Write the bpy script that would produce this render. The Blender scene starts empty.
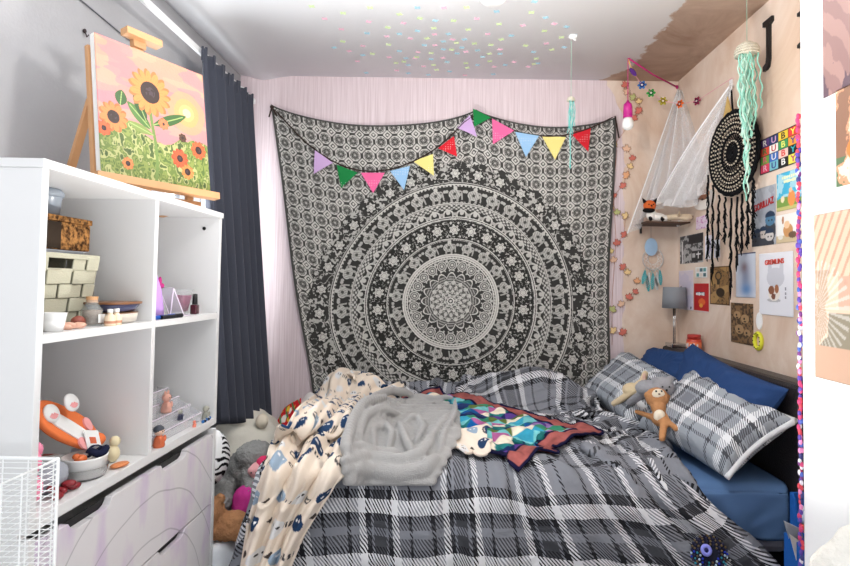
import bpy, bmesh, math, random
import numpy as np
from mathutils import Vector, Matrix, noise as mnoise
random.seed(7)
RNG = np.random.default_rng(11)
PI = math.pi
sc = bpy.context.scene
COL = sc.collection

# ------------------------------------------------------------------ camera, world, light, exposure
F = 550.0; CX, CY = 452.0, 284.0; H = 1.22
cam_d = bpy.data.cameras.new('camera'); cam = bpy.data.objects.new('camera', cam_d); COL.objects.link(cam)
PITCH, ROLL = .034, .014; AY = CY-F*math.tan(PITCH)
CR = (Matrix.Rotation(PI/2+PITCH, 3, 'X') @ Matrix.Rotation(ROLL, 3, 'Z'))
cam.location = (0, 0, H); cam.rotation_euler = CR.to_euler(); CRN = np.array(CR)
cam_d.sensor_fit = 'HORIZONTAL'; cam_d.sensor_width = 36.0; cam_d.lens = 36.0*F/850.0
cam_d.shift_x = (425.0-CX)/850.0; cam_d.shift_y = (AY-283.0)/850.0
cam_d.clip_start = 0.02
sc.camera = cam
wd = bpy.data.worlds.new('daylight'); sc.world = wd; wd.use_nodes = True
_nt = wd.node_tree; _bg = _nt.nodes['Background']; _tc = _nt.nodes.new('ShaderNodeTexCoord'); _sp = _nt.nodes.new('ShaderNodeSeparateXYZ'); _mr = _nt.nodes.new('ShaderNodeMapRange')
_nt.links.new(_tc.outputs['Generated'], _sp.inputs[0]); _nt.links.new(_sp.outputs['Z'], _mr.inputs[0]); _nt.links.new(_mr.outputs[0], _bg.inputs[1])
_mr.inputs[1].default_value = -.25; _mr.inputs[2].default_value = .15; _mr.inputs[3].default_value = 1.3; _mr.inputs[4].default_value = .55   # background brightened below the horizon to lift the ceiling
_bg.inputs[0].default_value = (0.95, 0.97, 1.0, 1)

def area(name, loc, rot, sx, sy, power, col=(1, 1, 1)):
    d = bpy.data.lights.new(name, 'AREA'); d.shape = 'RECTANGLE'; d.size = sx; d.size_y = sy
    d.energy = power; d.color = col
    o = bpy.data.objects.new(name, d); COL.objects.link(o); o.location = loc; o.rotation_euler = rot
    return o
# daylight through the window in the left wall, and an added lamp, out of view, to brighten the room
area('window_daylight', (-1.30, 2.5, 1.5), (0, -PI/2, 0), 1.0, 0.9, 14, (0.93, 0.97, 1.0))
pl = bpy.data.lights.new('added_lamp_light', 'POINT'); pl.shadow_soft_size = 0.09; pl.energy = 16; pl.color = (1, 0.98, 0.95)
plo = bpy.data.objects.new('added_lamp_light', pl); COL.objects.link(plo); plo.location = (0.10, 1.50, 2.17)
ul_ = area('added_uplight', (.15, 1.35, .405), (PI, 0, 0), .2, .2, 13, (1, .98, .95)); ul_.data.spread = math.radians(120)  # added fill aimed up to brighten the ceiling
sc.view_settings.view_transform = 'Standard'; sc.view_settings.look = 'None'
sc.view_settings.gamma = 1; sc.view_settings.use_curve_mapping = False
sc.view_settings.exposure = 0.87

# ------------------------------------------------------------------ helpers
def lin(c):
    def f(v):
        v = v/255.0
        return v/12.92 if v <= 0.04045 else ((v+0.055)/1.055)**2.4
    return tuple(f(v) for v in c)
def ray(px, py):
    px, py = np.broadcast_arrays(np.asarray(px, float), np.asarray(py, float))
    return np.stack([(px-CX)/F, -(py-AY)/F, -np.ones(px.shape)], -1) @ CRN.T
def P(px, py, Y):
    r = ray(px, py); return r*(np.asarray(Y)/r[..., 1])[..., None]+np.array([0, 0, H])
XL, XR, YB, ZC = -1.235, 1.290, 3.135, 2.406
def RW(px, py, X=None):
    r = ray(px, py); return r*((XR if X is None else X)/r[0])+np.array([0, 0, H])
def CP(px, py):
    r = ray(px, py); return r*((ZC-H)/r[2])+np.array([0, 0, H])
print('CORNERS', P(240, 73, 3.135), P(678, 83, 3.135), 'unit', P(45, 160, 1.07), P(222, 213, 1.92), P(214, 420, 1.92), P(38, 345, 1.07))

MATS = {}
def mat(name, c=(200, 200, 200), rough=0.6, metal=0, bump=0, bscale=60, var=0, vscale=20, trans=0, alpha=1, ior=1.45, sheen=0, sss=0, attr=False, emit=0, coat=0):
    if name in MATS: return MATS[name]
    m = bpy.data.materials.new(name); m.use_nodes = True; nt = m.node_tree; b = nt.nodes['Principled BSDF']
    cl = lin(c)
    b.inputs['Base Color'].default_value = (*cl, 1); b.inputs['Roughness'].default_value = rough
    b.inputs['Metallic'].default_value = metal; b.inputs['IOR'].default_value = ior
    b.inputs['Transmission Weight'].default_value = trans; b.inputs['Alpha'].default_value = alpha
    b.inputs['Coat Weight'].default_value = coat
    if rough >= .8: b.inputs['Specular IOR Level'].default_value = .12
    if sheen: b.inputs['Sheen Weight'].default_value = sheen; b.inputs['Sheen Roughness'].default_value = 0.5
    if emit: b.inputs['Emission Color'].default_value = (1, 1, 1, 1); b.inputs['Emission Strength'].default_value = emit
    tc = nt.nodes.new('ShaderNodeTexCoord')
    if attr:
        a = nt.nodes.new('ShaderNodeAttribute'); a.attribute_name = 'Col'
        nt.links.new(a.outputs['Color'], b.inputs['Base Color'])
    elif var:
        n = nt.nodes.new('ShaderNodeTexNoise'); n.inputs['Scale'].default_value = vscale; n.inputs['Detail'].default_value = 5
        nt.links.new(tc.outputs['Object'], n.inputs['Vector'])
        mx = nt.nodes.new('ShaderNodeMix'); mx.data_type = 'RGBA'
        mx.inputs['A'].default_value = (*[v*(1-var) for v in cl], 1); mx.inputs['B'].default_value = (*[min(1, v*(1+var)) for v in cl], 1)
        nt.links.new(n.outputs['Fac'], mx.inputs['Factor']); nt.links.new(mx.outputs['Result'], b.inputs['Base Color'])
    if bump:
        n = nt.nodes.new('ShaderNodeTexNoise'); n.inputs['Scale'].default_value = bscale; n.inputs['Detail'].default_value = 4
        nt.links.new(tc.outputs['Object'], n.inputs['Vector'])
        bp = nt.nodes.new('ShaderNodeBump'); bp.inputs['Strength'].default_value = bump; bp.inputs['Distance'].default_value = 0.01
        nt.links.new(n.outputs['Fac'], bp.inputs['Height']); nt.links.new(bp.outputs['Normal'], b.inputs['Normal'])
    MATS[name] = m; return m

class MB:
    def __init__(s): s.v = []; s.f = []; s.c = []; s.uv = None
    def add(s, vs, fs, col=None):
        n = len(s.v); s.v.extend([tuple(map(float, p)) for p in vs]); s.f.extend([tuple(i+n for i in f) for f in fs])
        s.c.extend([col]*len(vs)); return s
    def hexa(s, p, col=None):   # 8 corner points: bottom 4 ccw then top 4
        return s.add(p, [(3, 2, 1, 0), (4, 5, 6, 7), (0, 1, 5, 4), (1, 2, 6, 5), (2, 3, 7, 6), (3, 0, 4, 7)], col)
    def box(s, a, b, col=None):
        x0, y0, z0 = a; x1, y1, z1 = b
        return s.hexa([(x0, y0, z0), (x1, y0, z0), (x1, y1, z0), (x0, y1, z0), (x0, y0, z1), (x1, y0, z1), (x1, y1, z1), (x0, y1, z1)], col)
    def obox(s, c, ax, ay, az, col=None):   # centre and three half-axis vectors
        c, ax, ay, az = map(np.array, (c, ax, ay, az))
        q = [c+i*ax+j*ay+k*az for k in (-1, 1) for (i, j) in ((-1, -1), (1, -1), (1, 1), (-1, 1))]
        return s.hexa(q, col)
    def bar(s, a, b, w, t, up=(0, 0, 1), col=None):
        a, b = np.array(a, float), np.array(b, float); d = b-a; L = np.linalg.norm(d); d = d/L
        side = np.cross(d, up); side /= np.linalg.norm(side); u = np.cross(side, d)
        return s.obox((a+b)/2, d*L/2, side*w/2, u*t/2, col)
    def tube(s, pts, r, n=6, closed=False, col=None):
        pts = [np.array(p, float) for p in pts]; m = len(pts); rr = r if hasattr(r, '__len__') else [r]*m
        vs = []; fs = []; prev = None
        for i, p in enumerate(pts):
            if closed: d = pts[(i+1) % m]-pts[i-1]
            else: d = pts[min(i+1, m-1)]-pts[max(i-1, 0)]
            d = d/(np.linalg.norm(d)+1e-12)
            if prev is None:
                a = np.array([0, 0, 1.0]) if abs(d[2]) < .9 else np.array([1.0, 0, 0]); u = np.cross(d, a)
            else: u = prev-d*np.dot(prev, d)
            u /= (np.linalg.norm(u)+1e-12); prev = u; w = np.cross(d, u)
            for k in range(n):
                t = 2*PI*k/n; vs.append(p+rr[i]*(u*math.cos(t)+w*math.sin(t)))
        for i in range(m if closed else m-1):
            j = (i+1) % m
            for k in range(n): fs.append((i*n+k, i*n+(k+1) % n, j*n+(k+1) % n, j*n+k))
        if not closed: fs.append(tuple(range(n-1, -1, -1))); fs.append(tuple(range((m-1)*n, m*n)))
        return s.add(vs, fs, col)
    def lathe(s, prof, c=(0, 0, 0), n=24, col=None, ax=None, sx=1, sy=1):   # prof [(r,z)]
        vs = []; fs = []; m = len(prof)
        for r, z in prof:
            for k in range(n):
                t = 2*PI*k/n; q = np.array([r*math.cos(t)*sx, r*math.sin(t)*sy, z])
                if ax is not None: q = np.array(ax) @ q
                vs.append(q+np.array(c))
        for i in range(m-1):
            for k in range(n): fs.append((i*n+k, i*n+(k+1) % n, (i+1)*n+(k+1) % n, (i+1)*n+k))
        if prof[0][0] > 1e-6: fs.append(tuple(range(n-1, -1, -1)))
        if prof[-1][0] > 1e-6: fs.append(tuple(range((m-1)*n, m*n)))
        return s.add(vs, fs, col)
    def ell(s, c, r, n=16, rot=None, col=None):
        r = r if hasattr(r, '__len__') else (r, r, r); m = max(6, n//2)
        R = np.eye(3) if rot is None else np.array(rot)
        prof = [(max(1e-7, math.sin(PI*i/m)), -math.cos(PI*i/m)) for i in range(m+1)]
        return s.lathe(prof, c, n, col, ax=R @ np.diag(r))
    def prism(s, poly, fr, d, col=None):   # poly of (u,v) in frame fr=(origin,U,V,N), depth d along N
        o, U, V, N = [np.array(q, float) for q in fr]; n = len(poly)
        vs = [o+U*u+V*v for u, v in poly]+[o+U*u+V*v+N*d for u, v in poly]
        return s.add(vs, [tuple(range(n-1, -1, -1)), tuple(range(n, 2*n))]+[(i, (i+1) % n, (i+1) % n+n, i+n) for i in range(n)], col)

OFF = {}
def setp(o, label=None, cat=None, group=None, kind=None):
    if label: o['label'] = label
    if cat: o['category'] = cat
    if group: o['group'] = group
    if kind: o['kind'] = kind
    return o
def thing(name, label, cat, loc, group=None):
    o = bpy.data.objects.new(name, None); COL.objects.link(o); o.location = tuple(map(float, loc)); o.empty_display_size = .05
    OFF[o.name] = np.array(loc, float); return setp(o, label, cat, group)
def obj(name, mb, m, parent=None, smooth=False, bevel=0, solid=0, sub=0, label=None, cat=None, group=None, kind=None, org=None, disp=None):
    off = np.zeros(3)
    if parent is not None: off = OFF[parent.name]
    elif org is not None: off = np.array(org, float)
    me = bpy.data.meshes.new(name); V = np.array(mb.v)-off
    me.from_pydata(V.tolist(), [], mb.f); me.update()
    bm = bmesh.new(); bm.from_mesh(me); bmesh.ops.recalc_face_normals(bm, faces=bm.faces); bm.to_mesh(me); bm.free()
    if any(c is not None for c in mb.c):
        a = me.color_attributes.new('Col', 'FLOAT_COLOR', 'POINT')
        cc = np.ones((len(V), 4), np.float32)
        cc[:, :3] = [c if c is not None else (1, 1, 1) for c in mb.c]; a.data.foreach_set('color', cc.ravel())
    o = bpy.data.objects.new(name, me); COL.objects.link(o)
    if isinstance(m, list):
        for q in m: me.materials.append(q)
    else: me.materials.append(m)
    if smooth: me.shade_smooth()
    if parent is None: o.location = tuple(off)
    else: o.parent = parent
    OFF[o.name] = off
    if solid: md = o.modifiers.new('solid', 'SOLIDIFY'); md.thickness = solid; md.offset = 0
    if bevel: md = o.modifiers.new('bevel', 'BEVEL'); md.width = bevel; md.segments = 2; md.limit_method = 'ANGLE'
    if sub: md = o.modifiers.new('sub', 'SUBSURF'); md.levels = sub; md.render_levels = sub
    if disp: displace(o, *disp)
    return setp(o, label, cat, group, kind)
def displace(o, strength, size, kind='CLOUDS'):
    t = bpy.data.textures.new('rumple', kind); t.noise_scale = size
    md = o.modifiers.new('disp', 'DISPLACE'); md.texture = t; md.strength = strength; md.mid_level = .5; md.texture_coords = 'LOCAL'
def copy_tree(o, loc=None, parent=None):
    c = o.copy(); COL.objects.link(c); c.parent = parent
    if loc is not None: c.location = tuple(map(float, loc))
    OFF[c.name] = OFF.get(o.name, np.zeros(3)) if loc is None else np.array(loc, float)
    for ch in list(o.children): copy_tree(ch, None, c)
    return c

def blob(name, parts, m, parent=None, vox=.008, smooth=6, fuzz=0, fsize=.012, **kw):
    """one continuous body grown from overlapping ellipsoids (centre, radii, rotation)"""
    mb = MB()
    for p in parts: mb.ell(p[0], p[1], 16, p[2] if len(p) > 2 else None)
    o = obj(name, mb, m, parent, smooth=True, **kw)
    md = o.modifiers.new('remesh', 'REMESH'); md.mode = 'VOXEL'; md.voxel_size = vox; md.use_smooth_shade = True
    md = o.modifiers.new('smooth', 'SMOOTH'); md.factor = .5; md.iterations = smooth
    if fuzz: displace(o, fuzz, fsize)
    return o
def capsule(a, b, r0, r1, n=10):
    a, b = np.array(a, float), np.array(b, float)
    return [(a+(b-a)*t, (r0+(r1-r0)*t,)*3) for t in np.linspace(0, 1, n)]
def rotz(a): c, s = math.cos(a), math.sin(a); return np.array([[c, -s, 0], [s, c, 0], [0, 0, 1.0]])
def roty(a): c, s = math.cos(a), math.sin(a); return np.array([[c, 0, s], [0, 1, 0], [-s, 0, c]])
def rotx(a): c, s = math.cos(a), math.sin(a); return np.array([[1, 0, 0], [0, c, -s], [0, s, c]])

# numpy value noise
_lat = RNG.random((256, 256))
def vnoise(x, y, seed=0):
    x = np.asarray(x)+seed*17.3; y = np.asarray(y)+seed*9.1
    xi = np.floor(x).astype(int); yi = np.floor(y).astype(int); fx = x-xi; fy = y-yi
    fx = fx*fx*(3-2*fx); fy = fy*fy*(3-2*fy)
    a = _lat[yi % 256, xi % 256]; b = _lat[yi % 256, (xi+1) % 256]; c = _lat[(yi+1) % 256, xi % 256]; d = _lat[(yi+1) % 256, (xi+1) % 256]
    return a*(1-fx)*(1-fy)+b*fx*(1-fy)+c*(1-fx)*fy+d*fx*fy
def fbm(x, y, o=4, seed=0):
    s = 0; a = .5; t = 0
    for i in range(o): s = s+a*vnoise(x*2**i, y*2**i, seed+i); t += a; a *= .5
    return s/t

def grid_obj(name, Pg, m, parent=None, col=None, uv=None, solid=0, smooth=True, org=None, **kw):
    """Pg (ny,nx,3) world points -> one mesh"""
    ny, nx = Pg.shape[:2]; off = OFF[parent.name] if parent is not None else (np.array(org, float) if org is not None else np.zeros(3))
    V = (Pg-off).reshape(-1, 3).astype(np.float32)
    idx = np.arange(ny*nx).reshape(ny, nx)
    q = np.stack([idx[:-1, :-1], idx[:-1, 1:], idx[1:, 1:], idx[1:, :-1]], -1).reshape(-1, 4)
    me = bpy.data.meshes.new(name); me.vertices.add(len(V)); me.vertices.foreach_set('co', V.ravel())
    me.loops.add(q.size); me.loops.foreach_set('vertex_index', q.ravel().astype(np.int32))
    me.polygons.add(len(q)); me.polygons.foreach_set('loop_start', np.arange(0, q.size, 4, dtype=np.int32))
    me.update(calc_edges=True); me.validate()
    if col is not None:
        a = me.color_attributes.new('Col', 'FLOAT_COLOR', 'POINT'); cc = np.ones((len(V), 4), np.float32)
        cc[:, :3] = col.reshape(-1, 3); a.data.foreach_set('color', cc.ravel())
    if uv is not None:
        l = me.uv_layers.new(name='UVMap'); l.data.foreach_set('uv', uv.reshape(-1, 2)[q.ravel()].astype(np.float32).ravel())
    me.materials.append(m)
    if smooth: me.shade_smooth()
    o = bpy.data.objects.new(name, me); COL.objects.link(o)
    if parent is not None: o.parent = parent
    else: o.location = tuple(off)
    OFF[o.name] = off
    if solid: md = o.modifiers.new('solid', 'SOLIDIFY'); md.thickness = solid; md.offset = 0
    return setp(o, kw.get('label'), kw.get('cat'), kw.get('group'), kw.get('kind'))

def L(c): return np.array(lin(c))
def mixc(img, mask, c):
    m = np.clip(mask, 0, 1)[..., None]; return img*(1-m)+np.array(c)*m

paper = mat('printed_paper', rough=.55, attr=True)
def poster(name, fr, w, h, func, label, cat='poster', nx=60, t=.0012, bend=0, parent=None, group=None, curl=.0):
    """flat print: fr=(lower-left origin, U, V, N); func(u,v)->linear rgb, u right 0..1, v up 0..1"""
    o, U, V, N = [np.array(q, float) for q in fr]
    ny = max(4, int(nx*h/w)); u, v = np.meshgrid(np.linspace(0, 1, nx), np.linspace(0, 1, ny))
    col = func(u, v)
    z = .002+curl*(np.abs(u-.5)*2)**3*(v < .5)*(1-2*v).clip(0)
    Pg = o+U*(u*w)[..., None]+V*(v*h)[..., None]+N*z[..., None]
    return grid_obj(name, Pg, paper, parent, col=col, solid=t, smooth=False, org=(Pg[0, 0] if parent is None else None), label=label, cat=cat, group=group)
def base(u, c): return np.broadcast_to(L(c), u.shape+(3,)).copy()
def circ(img, u, v, cx, cy, rx, ry, c, a=1): return mixc(img, (((u-cx)/rx)**2+((v-cy)/ry)**2 < 1)*a, L(c))
def rect(img, u, v, x0, y0, x1, y1, c): return mixc(img, (u > x0)*(u < x1)*(v > y0)*(v < y1)*1.0, L(c))

def text(name, s, fr, size, m, parent, depth=.001, squash=1.0, rot=0, label=None, bold=0, z=.0045):
    """lettering: fr origin = centre of the text"""
    c = bpy.data.curves.new(name, 'FONT'); c.body = s; c.size = size; c.extrude = depth; c.align_x = 'CENTER'; c.align_y = 'CENTER'; c.offset = bold
    t = bpy.data.objects.new('tmp', c); COL.objects.link(t); dg = bpy.context.evaluated_depsgraph_get(); dg.update()
    me = bpy.data.meshes.new_from_object(t.evaluated_get(dg)); bpy.data.objects.remove(t); me.name = name
    o, U, V, N = [np.array(q, float) for q in fr]
    off = OFF[parent.name] if parent is not None else o
    cr, sr = math.cos(rot), math.sin(rot)
    for v in me.vertices:
        x, y = v.co.x*squash, v.co.y; x, y = x*cr-y*sr, x*sr+y*cr
        v.co = Vector(o+U*x+V*y+N*(v.co.z+z)-off)
    me.materials.clear(); me.materials.append(m)
    q = bpy.data.objects.new(name, me); COL.objects.link(q)
    if parent is not None: q.parent = parent
    else: q.location = tuple(off)
    OFF[q.name] = off
    if label: q['label'] = label
    return q

# ------------------------------------------------------------------ materials of the room
def wall_pink():
    m = bpy.data.materials.new('pink_wallpaper_and_bare_plaster'); m.use_nodes = True; nt = m.node_tree; b = nt.nodes['Principled BSDF']
    b.inputs['Roughness'].default_value = .75
    N = nt.nodes.new; K = nt.links.new
    tc = N('ShaderNodeTexCoord'); sep = N('ShaderNodeSeparateXYZ'); K(tc.outputs['Object'], sep.inputs[0])
    # vertical streaks of the paper
    mp = N('ShaderNodeMapping'); mp.inputs['Scale'].default_value = (140, 140, 3); K(tc.outputs['Object'], mp.inputs[0])
    n1 = N('ShaderNodeTexNoise'); n1.inputs['Scale'].default_value = 1; n1.inputs['Detail'].default_value = 3; K(mp.outputs[0], n1.inputs['Vector'])
    r1 = N('ShaderNodeValToRGB'); r1.color_ramp.elements[0].position = .35; r1.color_ramp.elements[0].color = (*lin((212, 194, 198)), 1)
    r1.color_ramp.elements[1].position = .65; r1.color_ramp.elements[1].color = (*lin((231, 216, 220)), 1); K(n1.outputs['Fac'], r1.inputs[0])
    plc, _ = plaster_nodes(nt, tc)
    n2 = N('ShaderNodeTexNoise'); n2.inputs['Scale'].default_value = 7; n2.inputs['Detail'].default_value = 8; K(tc.outputs['Object'], n2.inputs['Vector'])
    ad = N('ShaderNodeMath'); ad.operation = 'MULTIPLY_ADD'; ad.inputs[1].default_value = .10; K(n2.outputs['Fac'], ad.inputs[0]); K(sep.outputs['X'], ad.inputs[2])
    # torn top: plaster creeps left just under the ceiling
    zt = N('ShaderNodeMapRange'); zt.inputs[1].default_value = 2.2; zt.inputs[2].default_value = 2.38; zt.inputs[3].default_value = 0; zt.inputs[4].default_value = .10; K(sep.outputs['Z'], zt.inputs[0])
    a2 = N('ShaderNodeMath'); K(ad.outputs[0], a2.inputs[0]); K(zt.outputs[0], a2.inputs[1])
    gt = N('ShaderNodeMath'); gt.operation = 'GREATER_THAN'; gt.inputs[1].default_value = 1.03; K(a2.outputs[0], gt.inputs[0])
    mx = N('ShaderNodeMix'); mx.data_type = 'RGBA'; K(gt.outputs[0], mx.inputs['Factor']); K(r1.outputs[0], mx.inputs['A']); K(plc, mx.inputs['B'])
    K(mx.outputs['Result'], b.inputs['Base Color'])
    bp = N('ShaderNodeBump'); bp.inputs['Strength'].default_value = .25; bp.inputs['Distance'].default_value = .004; K(n1.outputs['Fac'], bp.inputs['Height']); K(bp.outputs[0], b.inputs['Normal'])
    return m
def plaster_nodes(nt, tc, dark=(214, 186, 164), light=(236, 220, 206), pos=(.36, .64), sc_=2.2):
    N = nt.nodes.new; K = nt.links.new
    mp = N('ShaderNodeMapping'); mp.inputs['Scale'].default_value = (1, 1, .8); K(tc.outputs['Object'], mp.inputs[0])
    n = N('ShaderNodeTexNoise'); n.inputs['Scale'].default_value = sc_; n.inputs['Detail'].default_value = 9; n.inputs['Distortion'].default_value = 1.2; n.inputs['Roughness'].default_value = .62
    K(mp.outputs[0], n.inputs['Vector'])
    r = N('ShaderNodeValToRGB'); r.color_ramp.elements[0].position = pos[0]; r.color_ramp.elements[0].color = (*lin(dark), 1)
    r.color_ramp.elements[1].position = pos[1]; r.color_ramp.elements[1].color = (*lin(light), 1); K(n.outputs['Fac'], r.inputs[0])
    return r.outputs[0], n
def plaster_mat():
    m = bpy.data.materials.new('bare_pink_plaster'); m.use_nodes = True; nt = m.node_tree; b = nt.nodes['Principled BSDF']; b.inputs['Roughness'].default_value = .8
    tc = nt.nodes.new('ShaderNodeTexCoord'); c, n = plaster_nodes(nt, tc); nt.links.new(c, b.inputs['Base Color'])
    bp = nt.nodes.new('ShaderNodeBump'); bp.inputs['Strength'].default_value = .15; bp.inputs['Distance'].default_value = .006
    nt.links.new(n.outputs['Fac'], bp.inputs['Height']); nt.links.new(bp.outputs[0], b.inputs['Normal']); return m
def ceiling_mat():
    m = bpy.data.materials.new('ceiling_paint_and_plaster'); m.use_nodes = True; nt = m.node_tree; b = nt.nodes['Principled BSDF']; b.inputs['Roughness'].default_value = .85
    N = nt.nodes.new; K = nt.links.new
    tc = N('ShaderNodeTexCoord'); sep = N('ShaderNodeSeparateXYZ'); K(tc.outputs['Object'], sep.inputs[0])
    c, n = plaster_nodes(nt, tc, (176, 148, 128), (216, 196, 180), (.32, .66), 3.0)
    n2 = N('ShaderNodeTexNoise'); n2.inputs['Scale'].default_value = 9; n2.inputs['Detail'].default_value = 8; n2.inputs['Roughness'].default_value = .7; K(tc.outputs['Object'], n2.inputs['Vector'])
    ad = N('ShaderNodeMath'); ad.operation = 'MULTIPLY_ADD'; ad.inputs[1].default_value = .16; K(n2.outputs['Fac'], ad.inputs[0]); K(sep.outputs['X'], ad.inputs[2])
    yb = N('ShaderNodeMapRange'); yb.inputs[1].default_value = 2.95; yb.inputs[2].default_value = 3.13; yb.inputs[3].default_value = 0; yb.inputs[4].default_value = .12; K(sep.outputs['Y'], yb.inputs[0])
    a2 = N('ShaderNodeMath'); K(ad.outputs[0], a2.inputs[0]); K(yb.outputs[0], a2.inputs[1])
    gt = N('ShaderNodeMapRange'); gt.inputs[1].default_value = 1.03; gt.inputs[2].default_value = 1.045; K(a2.outputs[0], gt.inputs[0])
    # darker rim of glue where the paper tore
    mx = N('ShaderNodeMix'); mx.data_type = 'RGBA'; mx.inputs['A'].default_value = (*lin((240, 242, 245)), 1); K(gt.outputs[0], mx.inputs['Factor']); K(c, mx.inputs['B'])
    K(mx.outputs['Result'], b.inputs['Base Color']); return m

# ------------------------------------------------------------------ room shell
greywall = mat('grey_painted_wall', (172, 172, 175), .8, bump=.12, bscale=90)
S = dict(kind='structure')
obj('wall_back', MB().box((XL-.12, YB, 0), (XR+.12, YB+.1, 2.5)), wall_pink(), **S)
obj('wall_right', MB().box((XR, .25, 0), (XR+.1, YB, 2.5)), plaster_mat(), **S)
wy0, wy1, wz0, wz1 = 2.13, 2.93, .98, 2.0
mb = MB(); mb.box((XL-.12, 0.0, 0), (XL, wy0, 2.5)); mb.box((XL-.12, wy1, 0), (XL, YB, 2.5)); mb.box((XL-.12, wy0, 0), (XL, wy1, wz0)); mb.box((XL-.12, wy0, wz1), (XL, wy1, 2.5))
obj('wall_left', mb, greywall, **S)
white = mat('white_gloss', (240, 241, 241), .35, bump=.02)
glass = mat('clear_glass', (235, 240, 242), .03, alpha=.13)
mb = MB()
for a, b in (((wy0, wz0), (wy0+.05, wz1)), ((wy1-.05, wz0), (wy1, wz1)), ((wy0, wz0), (wy1, wz0+.05)), ((wy0, wz1-.05), (wy1, wz1)), ((2.51, wz0), (2.55, wz1))):
    mb.box((XL-.09, a[0], a[1]), (XL-.04, b[0], b[1]))
wn = obj('window_1', mb, white, **S); obj('pane', MB().box((XL-.068, wy0+.05, wz0+.05), (XL-.062, wy1-.05, wz1-.05)), glass, wn)
obj('window_sill', MB().box((XL-.04, wy0-.03, wz0-.025), (XL+.06, wy1+.03, wz0)), white, wn)
# ceiling: slightly out of level, with a soft roll along the left wall
xs = np.r_[XL, XL+.02, XL+.05, XL+.09, XL+.13, XL+.18, XL+.24, XL+.3, XR]; yy = np.array([.55, 1.8, 3.135])
roll = np.array([0, -.001, -.004, -.011, -.016, -.012, -.004, 0, 0])*1.6
zz = ZC+roll
Pg = np.zeros((3, len(xs), 3)); Pg[..., 0] = xs; Pg[..., 1] = yy[:, None]; Pg[..., 2] = zz
co = grid_obj('ceiling', Pg, ceiling_mat(), smooth=True, **S)
md = co.modifiers.new('solid', 'SOLIDIFY'); md.thickness = .05; md.offset = 1
obj('floor', MB().box((XL-.12, .25, -.06), (XR+.1, YB+.1, 0)), mat('worn_grey_carpet', (140, 134, 130), .95, bump=.5, bscale=300, var=.15), **S)
obj('baseboard_back', MB().box((XL, YB-.015, 0), (XR, YB, .1)), white, **S)
obj('baseboard_left', MB().box((XL, 1.95, 0), (XL+.015, YB-.016, .1)), white, **S)

# ------------------------------------------------------------------ cube shelf over drawers
X0, X1 = -1.226, -.807; Y0, Y1 = 1.075, 1.92; YM = 1.4975
lam = mat('white_laminate', (226, 226, 226), .4)
lam_in = lam
t_ = .018
unit = thing('shelf_unit', 'white cube shelf unit on top of a white chest of drawers', 'shelf unit', (X0, Y0, .727))
obj('side_panel', MB().box((X0, Y0, .727), (X1, Y0+t_, 1.438)), lam, unit, bevel=.0015)
obj('side_panel', MB().box((X0, Y1-t_, .727), (X1, Y1, 1.438)), lam, unit, bevel=.0015)
obj('top_panel', MB().box((X0, Y0-.003, 1.438), (X1+.004, Y1+.003, 1.456)), lam, unit, bevel=.0015)
obj('back_panel', MB().box((X0+.002, Y0+t_, .75), (X0+.006, Y1-t_, 1.438)), lam, unit)
for a, b in ((Y0+t_, YM-t_/2), (YM+t_/2, Y1-t_)):
    obj('shelf_board', MB().box((X0+.006, a, 1.090), (X1, b, 1.108)), lam, unit, bevel=.001)
obj('divider', MB().box((X0+.006, YM-t_/2, .75), (X1, YM+t_/2, 1.438)), lam, unit, bevel=.001)
obj('bottom_board', MB().box((X0+.006, Y0+t_, .727), (X1, Y1-t_, .75)), lam, unit, bevel=.001)
black = mat('black_plastic', (22, 22, 24), .45)
for y in (Y1-t_-.001,):
    for x, z in ((-.86, 1.40), (-1.12, 1.40)):
        obj('screw_hole', MB().tube([(x, y, z), (x, y-.002, z)], .006, 10), black, unit)
ch = thing('chest_of_drawers', 'low white chest of two wide drawers with purple scribbles beneath the cube shelves', 'chest of drawers', (X0, Y0, 0))
obj('side_panel', MB().box((X0, Y0, 0), (X1, Y0+t_, .712)), lam, ch, bevel=.001)
obj('side_panel', MB().box((X0, Y1-t_, 0), (X1, Y1, .712)), lam, ch, bevel=.001)
obj('top_panel', MB().box((X0, Y0, .712), (X1-.022, Y1, .7265)), lam, ch, bevel=.001)
obj('back_panel', MB().box((X0+.002, Y0+t_, .05), (X0+.006, Y1-t_, .712)), lam, ch)
obj('plinth', MB().box((X1-.05, Y0+t_, 0), (X1-.035, Y1-t_, .06)), lam, ch)
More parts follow.
